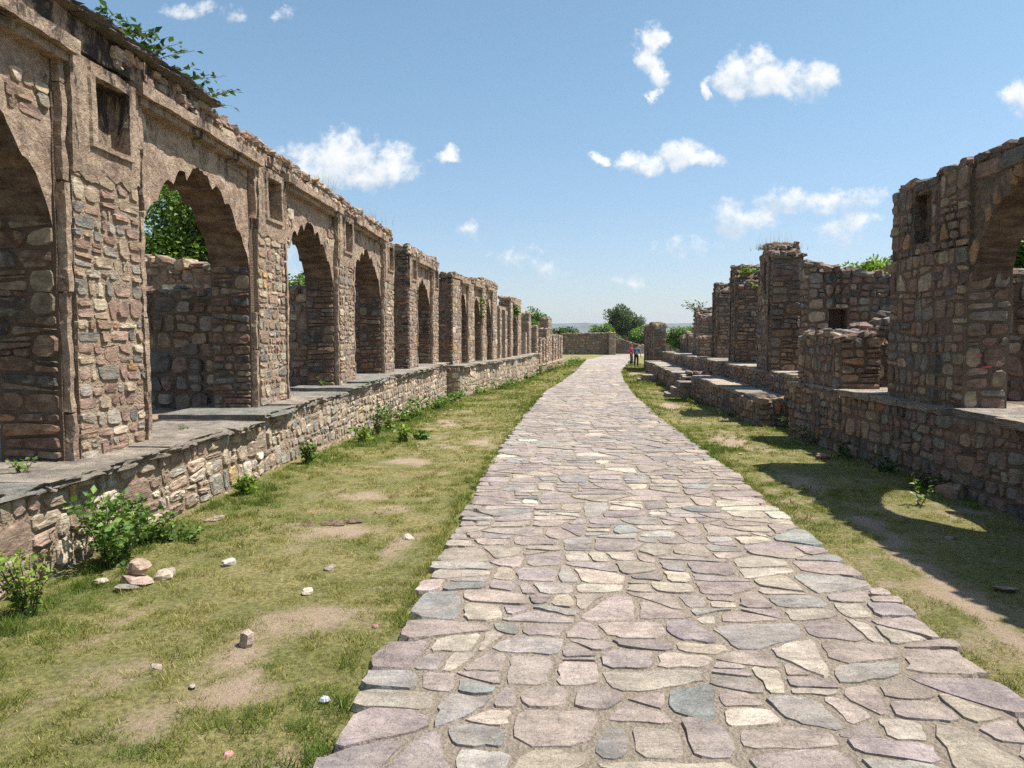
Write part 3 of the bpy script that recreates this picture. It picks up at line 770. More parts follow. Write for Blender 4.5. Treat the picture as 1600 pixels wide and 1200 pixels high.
left_root = empty('arcade_wall', (-3.66, 0, 0), math.pi / 2, 'long sunlit ruined arcade wall with cusped arches, nearest the weed bushes', 'ruin', 'ruined bazaar arcades')
def near_arcade():
    rng = random.Random(7); r = left_root; ms = Masonry(r, M['stone'], PAL_WALL, 300)
    zbs = [.60, .60, .66, .73, .73]
    pu = [1.93 + 3.65 * k for k in range(5)]
    P_ = [(u, u + .92, zb, 3.80) for u, zb in zip(pu, zbs)]
    A_ = [(pu[k] + .92, pu[k + 1], zbs[k + 1] - .04, 2.45, 3.47, 3.92 if False else 3.86, '') for k in range(4)]
    arcade(r, ms, P_, A_, rng)
    u0, u1 = 1.93, 17.45
    # frieze: plaster skin near the camera, bare rubble further on
    rough_box('frieze', u0, 7.9, .0, .55, 3.862, 4.09, M['plaster_black'], r, res=.07, amp=.02, seed=3, freq=4)
    rough_box('frieze', 7.9, u1, .03, .55, 3.862, 4.04, M['mortar'], r, res=.1, amp=.014, seed=4)
    ms.face('-y', .03, 7.9, u1, 3.87, 4.07, .17, .10, rng, gap=.010, proud=.035)
    top_rocks(ms, 7.8, u1, .02, .55, lambda u: 4.05, rng, .15, .085)
    u = 3.2
    while u < 7.9:
        w = rng.uniform(.6, 1.2); slab('coping_slab', u, min(u + w - .015, 8.0), -.12 + rng.uniform(-.03, .03), .6, 4.092, 4.145, r, rng, tint=(.20, .17, .14), amp=.02); u += w
    # stones showing where plaster fell off the frieze
    for k in range(26):
        x = rng.uniform(6.2, 8.0); z = rng.uniform(3.9, 4.07)
        o = outline([(x - .07, z - .04), (x + .07, z - .045), (x + .075, z + .04), (x - .06, z + .045)], .006, rng)
        if o:
            V, Fc = stone_geo(o, .03, rng); ms.add([(a, -.0 - w, b) for a, b, w in V], Fc, (0, -1, 0), pick(PAL_WALL, rng))
    ms.emit()
near_arcade()
def second_arcade():
    rng = random.Random(8); r = empty('arcade_wall', (-3.62, 19.25, 0), math.pi / 2 - .028, 'single-arch block of the sunlit arcade with open broken bays at both ends', 'ruin', 'ruined bazaar arcades')
    ms = Masonry(r, M['stone'], PAL_WALL, 200)
    arcade(r, ms, [(0, .92, .7, 3.72), (3.4, 4.3, .7, 3.72)], [(.92, 3.4, .7, 2.4, 3.36, 3.78, '')], rng)
    rough_box('frieze', 0, 4.3, .0, .55, 3.785, 4.0, M['mortar'], r, res=.1, amp=.014, seed=6)
    ms.face('-y', 0, -.03, 4.33, 3.79, 4.02, .17, .10, rng, gap=.010, proud=.03)
    ms.face('-x', 0, 0, .58, .7, 4.0, .24, .085, rng, gap=.006, proud=.03, pal=PAL_JAMB_SHADE, drop=.2)
    top_rocks(ms, 0, 4.3, .02, .55, lambda u: 4.0 + (.08 if u > 3.6 else 0), rng, .16, .085)
    ms.emit()
second_arcade()
def third_arcade():
    rng = random.Random(9); r = empty('arcade_wall', (-3.2, 24.9, 0), math.atan2(6.5, 1.07), 'three-bay arcade block further on, creeper hanging in its middle arch', 'ruin', 'ruined bazaar arcades')
    ms = Masonry(r, M['stone'], PAL_WALL, 120)
    arcade(r, ms, [(0, .95, .62, 3.6), (2.05, 2.75, .62, 3.6), (4.05, 4.65, .62, 3.6), (5.8, 6.55, .62, 3.6)],
           [(.95, 2.05, .62, 2.4, 3.3, 3.64, ''), (2.75, 4.05, .62, 2.4, 3.2, 3.64, ''), (4.65, 5.8, .62, 2.4, 3.2, 3.64, '')], rng, stone=(.22, .14), niche=False, far=True, res=.25)
    rough_box('frieze', 3.9, 6.6, -.02, .55, 3.65, 3.86, M['mortar'], r, res=.15, amp=.016, seed=7)
    ms.face('-y', -.02, 3.88, 6.62, 3.65, 3.88, .2, .12, rng, proud=.03)
    rough_box('frieze', 0, 3.9, 0, .55, 3.65, 3.76, M['mortar'], r, res=.15, amp=.02, seed=8)
    ms.face('-x', 0, 0, .58, .62, 3.76, .26, .1, rng, gap=.006, proud=.03, pal=PAL_JAMB_SHADE, drop=.2)
    top_rocks(ms, 0, 6.5, .02, .55, lambda u: 3.76 if u < 3.9 else 3.88, rng, .2, .1)
    ms.emit()
third_arcade()
def far_arcades():
    rng = random.Random(10)
    r = empty('arcade_wall', (-2.0, 32.6, 0), math.atan2(10.9, 1.05), 'distant broken arcade block with one arch still up and stepped low piers', 'ruin', 'ruined bazaar arcades')
    ms = Masonry(r, M['stone'], PAL_WALL, 60)
    arcade(r, ms, [(-.6, -.1, .62, 2.9), (.9, 1.5, .62, 2.85), (2.6, 3.3, .62, 3.3), (5.2, 6.4, .62, 3.3), (8.3, 8.9, .62, 1.9), (9.9, 10.9, .62, 2.95)], [(3.3, 5.2, .62, 2.3, 3.1, 3.35, '')], rng, stone=(.28, .18), niche=False, far=True, res=.3)
    rough_box('lintel', -.6, 1.5, .05, .5, 2.86, 3.0, M['mortar'], r, res=.2, amp=.02)
    rough_box('frieze', 2.6, 6.4, -.02, .55, 3.36, 3.5, M['mortar'], r, res=.2, amp=.02)
    rough_box('side_wall', .95, 1.45, .5, 2.6, .62, 2.3, M['mortar'], r, res=.2, amp=.02)
    for x, z in ((2.6, 3.36), (9.9, 2.95)): ms.face('-x', x, 0, .58, .62, z, .3, .14, rng, proud=.03, pal=PAL_SHADE)
    top_rocks(ms, 2.6, 6.4, .02, .55, lambda u: 3.5, rng, .24, .12); top_rocks(ms, 9.9, 10.9, .02, .55, lambda u: 2.97, rng, .24, .12)
    ms.emit()
    r = empty('arcade_wall', (-.7, 46, 0), math.atan2(17, 2), 'farthest low piers of the sunlit arcade, one tall pier among short ones', 'ruin', 'ruined bazaar arcades')
    ms = Masonry(r, M['stone'], PAL_WALL, 40)
    for (a, b, z) in ((.2, 1.0, 2.3), (2.0, 3.0, 1.55), (3.9, 4.7, 1.5), (5.5, 6.3, 2.2), (6.6, 8.8, 2.95), (10, 10.9, 1.75), (12, 12.9, 1.8), (14, 14.9, 1.75), (16, 17, 1.7)):
        rough_box('pier', a, b, 0, .6, -.3, z, M['mortar'], r, res=.3, amp=.02, seed=a)
        ms.face('-y', 0, a, b, -.2, z, .3, .2, rng, proud=.03); ms.face('-x', a, 0, .6, -.2, z, .3, .16, rng, proud=.03, pal=PAL_SHADE)
        top_rocks(ms, a, b, .02, .6, lambda u: z, rng, .26, .12)
    rough_box('back_wall', 0, 17, 2.2, 2.7, -.4, 1.4, M['mortar'], r, res=.4, amp=.03, seed=2)
    rough_box('sill', -.3, 17.2, -.4, .9, -.65, -.12, M['mortar'], r, res=.4, amp=.03, seed=4)
    ms.emit()
far_arcades()

# ------------------------------------------------------------------ plinths
def plinth(loc, rotz, sections, label, seed, look='light', depth=6.0, stone=(.19, .125), limit=300, over=.12, slab_w=(.8, 1.7), slab_depth=1.15, group='stone plinths under the arcades', zlow=-.75, fine_to=-1e9, name='plinth_wall', cat='plinth', slab_h=.065, flip=None, ends=()):
    rng = random.Random(seed); r = empty(name, loc, rotz, label, cat, group)
    ms = Masonry(r, M['stone'] if look == 'light' else M['stone_shade'], PAL_PLINTH if look == 'light' else PAL_SHADE, limit)
    mw = ms.mw
    for (u0, u1, zt) in sections:
        rough_box('core', u0, u1, 0, depth, zlow, zt, M['mortar'] if look == 'light' else M['mortar_shade'], r, res=.2, amp=.014, seed=u0 + seed)
        zg = min(gz((mw @ Vector((u, 0, 0))).y) for u in (u0, u1)) - .12
        if fine_to > u0:
            ms.face('-y', 0, u0, min(u1, fine_to), zg, zt - .005, stone[0], stone[1], rng, gap=.016, proud=.018, inset=.13, fine=True)
        if fine_to < u1:
            ms.face('-y', 0, max(u0, fine_to), u1, zg, zt - .005, stone[0], stone[1], rng, gap=.015 if look == 'light' else .010, proud=.016 if look == 'light' else .022, inset=.12)
        u = u0
        while u < u1 - .05:
            w = min(rng.uniform(*slab_w), u1 - u)
            if u1 - u - w < .3: w = u1 - u
            dz = rng.uniform(-.022, .018)
            slab('ledge_slab', u + .006, u + w - .006, -over + rng.uniform(-.06, .07), slab_depth + rng.uniform(-.1, .1), zt - .012, zt + slab_h + dz, r, rng, amp=.026 if look == 'light' else .014, tint=None if look == 'light' else rng.choice([(.40, .33, .26), (.36, .31, .26), (.44, .36, .28)]))
            u += w
    if look == 'light' and sections[0][0] < 0: ms.face('-x', sections[0][0], 0, 1.2, -.5, sections[0][2] - .01, stone[0], stone[1], rng, proud=.02)
    for e in ends: e(r, ms, rng)
    ms.emit(); return r
plinth((-3.34, 0, 0), math.pi / 2, [(1.5, 8.25, .60), (8.25, 12.1, .66), (12.1, 24.2, .725)], 'sunlit rubble plinth with slate ledge, along the grass beside the big weed bush', 21, fine_to=9, over=.08, slab_depth=1.1)
plinth((-3.2 + .4, 24.83, 0), math.atan2(6.5, 1.07), [(-.6, 7.2, .63)], 'sunlit rubble plinth under the three-bay arcade block with the creeper', 22, stone=(.24, .16), depth=5, limit=120)
plinth((-2.0 + .42, 32.5, 0), math.atan2(10.9, 1.05), [(-.5, 11.1, .63)], 'distant sunlit rubble plinth below the stepped low piers', 23, stone=(.3, .2), depth=5, limit=60)
plinth((4.2, 12.95, 0), -math.pi / 2, [(0, 1.5, .80), (1.5, 12, .80)], 'shaded dark rubble plinth carrying the tall arch pillar and pale paving', 24, 'dark', depth=5.5, over=.05, slab_h=.06, slab_w=(.6, 1.1), slab_depth=.95)
def _bend(a, b): return (a[0], a[1], 0), math.atan2(b[1] - a[1], b[0] - a[0]), math.hypot(b[0] - a[0], b[1] - a[1])
l_, rz_, len_ = _bend((7.0, 45), (4.75, 12.96))
plinth(l_, rz_, [(0, len_ * .45, .74), (len_ * .45, len_, .80)], 'shaded rubble plinth behind the low bench wall, with the overgrown pillars on it', 25, 'dark', stone=(.24, .16), depth=5.5, over=.04, slab_h=.06, limit=200, slab_depth=.9)
def bench_end(u):
    def f(r, ms, rng):
        ms.face('+x', u, 0, .95, -.3, .36, .22, .14, rng, proud=.03)
        for k in range(9):
            V, Fc = rock_geo(u - rng.uniform(-.05, .25), rng.uniform(0, .8), .40 + rng.uniform(-.05, .02), .13, .12, .07, rng); ms.add(V, Fc, None, pick(PAL_SHADE, rng))
    return f
l_, rz_, len_ = _bend((4.72, 24.35), (4.14, 14.55))
plinth(l_, rz_, [(0, len_, .35)], 'near low stone bench wall with flat top and tumbled end in shade', 26, 'dark', stone=(.2, .14), depth=1.0, over=.03, slab_h=.055, limit=220, slab_depth=.95, group='low bench walls', name='bench_wall', cat='low wall', ends=[bench_end(len_)])
l_, rz_, len_ = _bend((5.75, 43.2), (4.74, 25.4))
plinth(l_, rz_, [(0, len_, .22)], 'far low stone bench wall running back towards the people', 27, 'dark', stone=(.28, .18), depth=1.15, over=.03, slab_h=.055, limit=100, slab_depth=1.1, group='low bench walls', name='bench_wall', cat='low wall', ends=[bench_end(len_)])

# ------------------------------------------------------------------ right-hand ruins
def shaded_arch():
    rng = random.Random(31)
    r = empty('arch_wall', (4.32, 9.55, 0), -math.pi / 2, 'tall shaded rubble wall with a niche and the start of a round arch', 'ruin')
    ms = Masonry(r, M['stone_shade'], PAL_SHADE, 300); T = .46
    P_ = [(0, 1.68), (3.3, 4.4), (6.0, 7.1)]
    for a, b in P_:
        rough_box('pillar', a, b, 0, T, .82, 2.55, M['mortar_shade'], r, res=.12, amp=.012, seed=a + 4)
        rough_box('pillar_head', a, b, .15, T, 2.55, 3.38, M['mortar_shade'], r, res=.12, amp=.012, seed=a + 5)
        hole = (a + .55, a + .92, 2.70, 3.26) if a == 0 else (a + .4, a + .7, 2.7, 3.2)
        niche_plate('niche', a, b, 2.55, 3.385, hole, M['plaster_dark'], r, seed=a + 2, front=.0, back=.16, deep=.13, rim=-.004)
        ms.face('-y', 0, a, b, .82, 2.56, .19, .125, rng, gap=.010, proud=.013, inset=.09)
        def keep(poly, hole=hole):
            return avoid(poly, (hole[0] - .05, hole[1] + .04, hole[2] - .03, hole[3] + .04))
        ms.face('-y', -.002, a, b, 2.56, 3.40, .19, .12, rng, gap=.012, proud=.011, inset=.09, keep=keep)
        ms.face('+x', b, .02, T - .02, .85, 2.3, .21, .11, rng, gap=.009, proud=.02)
    for a, b in ((1.68, 3.3), (4.4, 6.0), (7.1, 8.7)):
        fn = arch_fn(2.12, 3.10, 3.0, .03, .03)
        spandrel('arch_panel', a, b, fn, 3.30, .05, T - .02, M['plaster_dark'], r, seed=a + 3, nu=60, amp=.018, wear=.03)
        # voussoir stones showing along the arch edge
        for k in range(9):
            s = -.95 + k * .14; s2 = s + .12; um, hw = (a + b) / 2, (b - a) / 2
            z0, z1 = fn(s), fn(s2)
            q = [(um + hw * s, z0 + .0), (um + hw * s2, z1 + .0), (um + hw * s2 - .06, z1 + rng.uniform(.12, .2)), (um + hw * s - .08, z0 + rng.uniform(.10, .16))]
            o = outline(q, .008, rng)
            if o and k % 3 != 1:
                V, Fc = stone_geo(o, .025, rng); ms.add([(x, .05 - w, z) for x, z, w in V], Fc, (0, -1, 0), rng.choice([(.34, .2, .1), (.36, .22, .11), (.3, .17, .11)]))
        ms.face('-y', .05, a, b, 3.18, 3.40, .30, .22, rng, gap=.018, proud=.035)
        rough_box('parapet', a, b, .06, T, 3.30, 3.40, M['mortar_shade'], r, res=.1, amp=.01, seed=a)
    top_rocks(ms, 0.05, 8.9, .03, T, lambda u: 3.40 - .1 * max(0, .25 - u), rng, .15, .08)
    M['red_paint'] = mat_plain('faded_red_paint', (.42, .10, .12), .8, .3, 40)
    for (yy, z, w_, h_) in ((.13, 1.42, .05, .035), (.22, 1.30, .07, .025)):
        o = outline([(yy - w_, z - h_), (yy + w_, z - h_ * .6), (yy + w_ * .8, z + h_), (yy - w_ * .9, z + h_ * .7)], .004, rng)
        if o: V, Fc = stone_geo(o, .036, rng, inset=.3); mesh_obj('paint_mark', [(1.68 + w, u, v) for u, v, w in V], Fc, M['red_paint'], r)
    # ragged far end
    for k in range(26):
        z = 1.2 + k * .085; V, Fc = rock_geo(-.03 + rng.uniform(-.05, .04), rng.uniform(.05, .4), z, .09, .1, .045, rng); ms.add(V, Fc, None, pick(PAL_SHADE, rng))
    ms.emit()
shaded_arch()
ROW = Vector((.105, .9945))
def pier(name, label, near, length, T, z0, tops, seed, stone=(.2, .13), limit=150, slot=None, strips=(), cat='pillar', group='ruined pillars on the shaded plinth', dirv=ROW, rock=.1):
    """rubble pier: local x runs towards the camera, so its +x end faces the viewer"""
    rng = random.Random(seed); d = dirv.normalized(); root_xy = (near[0] + d.x * length, near[1] + d.y * length)
    r = empty(name, (root_xy[0], root_xy[1], 0), math.atan2(-d.y, -d.x), label, cat, group)
    ms = Masonry(r, M['stone_shade'], PAL_SHADE, limit); n = len(tops)
    def top(u): return float(np.interp(u, np.linspace(0, length, n), tops))
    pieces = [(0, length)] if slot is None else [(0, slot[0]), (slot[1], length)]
    for a, b in pieces: rough_box('core', a, b, 0, T, z0, z0 + 1, M['mortar_shade'], r, res=.15, amp=.014, seed=a + seed, top=top)
    if slot:
        rough_box('core', slot[0], slot[1], 0, T, z0, slot[2], M['mortar_shade'], r, res=.15, amp=.012, seed=seed + 1)
        rough_box('niche_back', slot[0], slot[1], .2, T, slot[2], slot[3], M['mortar_shade'], r, res=.15, amp=.012, seed=seed + 2)
        rough_box('lintel', slot[0] - .05, slot[1] + .05, .01, T - .01, slot[3], top((slot[0] + slot[1]) / 2) - .005, M['mortar_shade'], r, res=.15, amp=.012, seed=seed + 3)
    def keep_f(poly):
        cx = sum(p[0] for p in poly) / len(poly); t = top(cx)
        if slot: poly = avoid(poly, slot)
        if poly is None: return None
        q = clip(poly, 0, 1, t); return q if len(q) >= 3 else None
    ms.face('-y', 0, 0, length, z0, max(tops), stone[0], stone[1], rng, gap=.011, proud=.020, inset=.11, keep=keep_f)
    ms.face('+x', length, 0, T, z0, top(length), stone[0] * 1.2, stone[1] * .85, rng, gap=.010, proud=.028)
    for s in strips: rough_box('pilaster_strip', s, s + .09, -.06, .03, z0, top(s) - .1, M['plaster_dark'], r, res=.12, amp=.014, seed=s + seed, freq=5)
    top_rocks(ms, 0, length, 0, T, top, rng, rock * 1.7, rock)
    ms.emit(); return r
pier('ruined_pillar', 'tall dark pillar crowned with dry grass and a slot niche', (5.1, 17.1), 1.75, .66, .82, [3.15, 3.6, 3.78, 3.7, 3.45], 51, slot=(.75, 1.05, 2.75, 3.4), strips=(1.55,), limit=220)
pier('ruined_pillar', 'tall dark pillar with green weeds and one white stone, second along the plinth', (5.62, 22.2), 1.7, .75, .82, [3.3, 3.8, 3.75, 3.35, 3.1], 52, strips=(.5, 1.5), slot=(.7, .95, 2.7, 3.4))
pier('ruined_pillar', 'narrower dark pillar further back, third along the shaded plinth', (6.2, 27.3), 1.5, .62, .78, [3.1, 3.6, 3.5, 3.2], 53, strips=(.3, .7, 1.3), stone=(.24, .16))
pier('ruined_pillar', 'broken pillar with sloping bushy top, fourth along the shaded plinth', (6.75, 33.2), 3.0, 1.6, .72, [1.9, 2.7, 2.9, 2.5], 54, stone=(.28, .18), limit=80, rock=.13)
pier('ruined_wall', 'short stub pier in front of the broken fourth pillar', (6.25, 30.6), .9, .7, .72, [1.55, 1.6], 55, stone=(.26, .17), limit=60, cat='wall', group='low stub walls')
pier('ruined_wall', 'low square stub of rubble wall between tall arch wall and overgrown pillar', (4.33, 11.1), 1.75, .58, .82, [1.58, 1.66, 1.62, 1.60], 56, limit=200, cat='wall', group='low stub walls', dirv=Vector((0, 1)), strips=())
pier('ruined_wall', 'far ribbed dark wall with a broken overhanging top beside the people', (6.62, 46), 7.5, .7, -.6, [2.35, 2.4, 2.3, 2.5, 2.3], 57, stone=(.32, .22), limit=60, cat='wall', group='far ruined walls', strips=(.4, 1.6, 2.8, 4.0, 5.2, 6.4), rock=.15, dirv=Vector((.05, 1)))
pier('ruined_wall', 'low far ruined wall between the ribbed wall and the fourth pillar', (7.3, 38), 6.5, .8, .6, [1.5, 1.75, 1.5, 1.9, 1.6], 58, stone=(.32, .2), limit=50, cat='wall', group='far ruined walls', strips=(1, 3, 5), rock=.14)

def rubble_wall(name, label, x0, x1, y, z0, tops, seed, T=.5, look='dark', stone=(.22, .14), limit=120, hole=None, cat='wall', group='partition walls behind the arcades', rock=.1, rotz=0.0, zbot=None):
    """cross wall: faces the camera (-y)"""
    rng = random.Random(seed); r = empty(name, (x0, y, 0), rotz, label, cat, group); L_ = x1 - x0
    light = look == 'light'
    ms = Masonry(r, M['stone'] if light else M['stone_shade'], PAL_WALL if light else PAL_SHADE, limit); n = len(tops); mort = M['mortar'] if light else M['mortar_shade']
    def top(u): return float(np.interp(u, np.linspace(0, L_, n), tops)) + .06 * mn.noise(Vector((u * 2.3, seed, 0)))
    if hole:
        a, b, c, d = hole
        rough_box('core', 0, a, 0, T, z0, z0 + 1, mort, r, res=.2, amp=.014, seed=seed, top=top); rough_box('core', b, L_, 0, T, z0, z0 + 1, mort, r, res=.2, amp=.014, seed=seed + 1, top=top)
        rough_box('core', a, b, 0, T, z0, c, mort, r, res=.2, amp=.01, seed=seed + 2); rough_box('niche_back', a, b, .32, T, c, d, mort, r, res=.2, amp=.01, seed=seed + 3)
        rough_box('lintel', a - .08, b + .08, -.02, T - .01, d, d + .07, mort, r, res=.1, amp=.01, seed=seed + 4); rough_box('core', a, b, .005, T - .01, d + .07, z0 + 1, mort, r, res=.2, amp=.01, seed=seed + 5, top=top)
    else: rough_box('core', 0, L_, 0, T, z0, z0 + 1, mort, r, res=.2, amp=.014, seed=seed, top=top)
    def keep_f(poly):
        cx = sum(p[0] for p in poly) / len(poly)
        if hole: poly = avoid(poly, hole)
        if poly is None: return None
        q = clip(poly, 0, 1, top(cx)); return q if len(q) >= 3 else None
    ms.face('-y', 0, 0, L_, z0, max(tops) + .05, stone[0], stone[1], rng, gap=.010, proud=.035, keep=keep_f, split=.2)
    if x0 > 0 and y < 60: ms.face('-x', 0, 0, T, z0, top(0), stone[0], stone[1], rng, gap=.01, proud=.03)
    top_rocks(ms, 0, L_, 0, T, top, rng, rock * 1.7, rock)
    ms.emit(); return r
rubble_wall('partition_wall', 'dark cross wall with tumbled top seen through the first open arch', -8.4, -4.22, 9.45, .6, [2.1, 2.25, 2.2, 2.2, 2.15], 61, stone=(.26, .17), limit=200)
rubble_wall('partition_wall', 'taller heaped rubble cross wall showing above the nearer dark one', -9.0, -4.22, 13.1, .6, [3.2, 3.15, 2.95, 2.85, 2.5, 2.35], 62, look='light', rock=.14, limit=120)
rubble_wall('partition_wall', 'grey cross wall seen through the second open arch', -8.8, -4.22, 16.9, .6, [2.6, 2.5, 2.55, 2.45], 63, look='light', limit=100)
rubble_wall('partition_wall', 'dark cross wall closing the broken bay after the long arcade', -8.0, -4.2, 19.35, .6, [2.4, 2.5, 3.0, 3.4], 64, limit=60)
rubble_wall('partition_wall', 'dark cross wall behind the three-bay arcade block', -7.5, -3.8, 25.0, .6, [2.4, 2.5, 2.7, 2.9], 65, limit=60)
rubble_wall('partition_wall', 'heaped cross wall with a square dark niche beside overgrown pillar', 5.4, 10.5, 15.6, .8, [3.1, 2.95, 2.8, 2.7, 2.7, 2.75, 2.7], 66, hole=(.42, .80, 1.75, 2.2), limit=220, rock=.13)
rubble_wall('partition_wall', 'sloping tumbled cross wall just behind the low square stub', 4.92, 8.5, 12.3, .8, [1.55, 1.95, 2.2, 2.35, 2.4], 67, limit=120, rock=.13)
rubble_wall('partition_wall', 'dark cross wall seen through the tall shaded arch', 4.85, 10.5, 9.62, .8, [2.3, 2.35, 2.3, 2.35, 2.3], 68, limit=120)
rubble_wall('partition_wall', 'dark cross wall behind second shaded pillar', 6.4, 10.5, 21.8, .8, [2.9, 2.7, 2.5, 2.4], 69, limit=60)
rubble_wall('end_wall', 'dark rubble wall closing the far end of the path', 2.0, 8.6, 102, -.9, [2.15, 2.15, 2.2, 2.25], 70, T=.8, stone=(.4, .26), limit=60, group='walls at the end of the path', rock=.16)
rubble_wall('end_wall', 'sloping far wall behind the people, stepping down', 8.9, 13.4, 108, -.9, [2.1, 1.2, .5], 71, T=.8, stone=(.4, .26), limit=40, group='walls at the end of the path', rock=.16)
rubble_wall('end_wall', 'pale far terrace wall under the distant bushes', 9.5, 24, 122, -.9, [1.7, 1.9, 2.1, 2.2, 2.2], 72, T=1.2, look='light', stone=(.5, .3), limit=30, group='walls at the end of the path', rock=.2)
def end_pier(x, y, h, label):
    rng = random.Random(int(x * 10)); r = empty('gate_pier', (x, y, 0), 0, label, 'pillar', 'walls at the end of the path'); ms = Masonry(r, M['stone'], PAL_WALL, 10)
    rough_box('core', -.45, .45, -.45, .45, -.9, h, M['mortar'], r, res=.2, amp=.02, seed=x); ms.face('-y', -.45, -.45, .45, -.9, h, .3, .22, rng); top_rocks(ms, -.4, .4, -.4, .4, lambda u: h, rng, .3, .15); ms.emit()
end_pier(8.9, 101.6, 2.3, 'square pale pier at the end of the dark far wall'); end_pier(13.5, 107.5, .55, 'short pale pier at the foot of the sloping far wall')
def steps(x, y, rz, label, seed, n=3):
    rng = random.Random(seed); r = empty('stone_steps', (x, y, gz(y)), rz, label, 'steps', 'stone steps against the bench wall')
    for k in range(n):
        slab('step', -.55, .55, -.75 + .05 * k + rng.uniform(-.02, .02) + k * .16, .15, -.05 + k * .19 + .004 * k, -.05 + (k + 1) * .19, r, rng, mat=M['slate'], tint=rng.choice([(.36, .28, .22), (.3, .25, .21)]), amp=.012)
steps(4.72, 24.9, -math.pi / 2 - .06, 'three worn stone steps in the gap between the two bench walls', 81)
steps(5.15, 36.0, -math.pi / 2 - .06, 'smaller stone steps halfway along the far bench wall', 82, 2)

# ------------------------------------------------------------------ grass
GREENS = np.array([(.08, .135, .02), (.14, .185, .03), (.215, .22, .05), (.30, .265, .09), (.41, .34, .17)])
def build_grass():
    R = np.random.default_rng(5); parts = []
    #            x0   x1   y0  y1   per m2  h     w
    zones = [(-3.35, -.75, 2.0, 5.2, 15000, .030, .0042), (-3.35, -.7, 5.2, 9, 8500, .032, .006), (-3.35, -.3, 9, 16, 3600, .035, .010), (-3.3, .6, 16, 32, 1100, .045, .02), (-3, 8, 32, 75, 170, .07, .05),
             (2.0, 4.3, 2.8, 6, 11000, .028, .0045), (2.05, 4.3, 6, 9, 7500, .03, .006), (2.2, 4.9, 9, 15, 3200, .035, .010), (2.5, 5.2, 15, 32, 900, .045, .02), (3.5, 9, 32, 60, 160, .07, .05)]
    for (x0, x1, y0, y1, den, h, w) in zones:
        n = int((x1 - x0) * (y1 - y0) * den); x = R.uniform(x0, x1, n); y = R.uniform(y0, y1, n)
        l, r = np.interp(y, *PL), np.interp(y, *PR); lw, rw = np.interp(y, *LW), np.interp(y, *RW)
        creep = (fbm(x * 4, y * 4, 31, 3) - .42) * .30
        ok = ((x < l + creep) | (x > r - creep)) & (x > lw) & (x < rw)
        v = veg_mask(x, y); clump = fbm(x * 16, y * 16, 77, 2)
        ok &= R.random(n) < sstep(v + (clump - .5) * 1.1, .15, .75) * .93 + .02
        x, y, v = x[ok], y[ok], v[ok]; n = len(x); lw = lw[ok]; rw = rw[ok]; l = l[ok]; r = r[ok]
        lush = sstep(fbm(x * .9, y * .8, 21, 4) + .42 * sstep(lw + 1.2 - x, 0, 1.2) + .22 * np.exp(-np.minimum(np.abs(x - l), np.abs(x - r)) / .3) + .10 * (v - .5), .38, .98)
        cl = fbm(x * 9, y * 9, 88, 3); hh = h * R.uniform(.4, 1.4, n) * (.6 + .8 * lush) * (.4 + 1.3 * sstep(cl, .3, .8) ** 1.5); a = R.uniform(0, 6.283, n); lean = R.uniform(.2, 1.25, n) * hh
        z = np.interp(y, GY, GZ) + (fbm(x * 1.3, y * 1.3, 5, 4) - .5) * .05 - .006
        ww = w * R.uniform(.6, 1.4, n) * .5; b = R.uniform(0, 6.283, n)
        B1 = np.stack([x - np.cos(b) * ww, y - np.sin(b) * ww, z], 1); B2 = np.stack([x + np.cos(b) * ww, y + np.sin(b) * ww, z], 1)
        Tp = np.stack([x + np.cos(a) * lean, y + np.sin(a) * lean, z + hh], 1)
        t = np.clip((1 - lush) * 3.0 + R.normal(0, .85, n) + .3 + (fbm(x * 7, y * 7, 61, 2) - .5) * 2.6 - (cl - .5) * 2.0, 0, 3.999); i0 = t.astype(int); f = (t - i0)[:, None]
        c = GREENS[i0] * (1 - f) + GREENS[np.minimum(i0 + 1, 4)] * f; c = c * R.uniform(.65, 1.3, n)[:, None]
        parts.append((np.stack([B1, B2, Tp], 1).reshape(-1, 3), np.repeat(c, 3, 0)))
    V = np.concatenate([p[0] for p in parts]); C_ = np.concatenate([p[1] for p in parts])
    g = np_obj('grass', V, np.arange(len(V)).reshape(-1, 3), M['grass'], tint=C_)
    props(g, 'short patchy green and straw-coloured turf on both sides of the path', 'grass', kind='stuff')
build_grass()

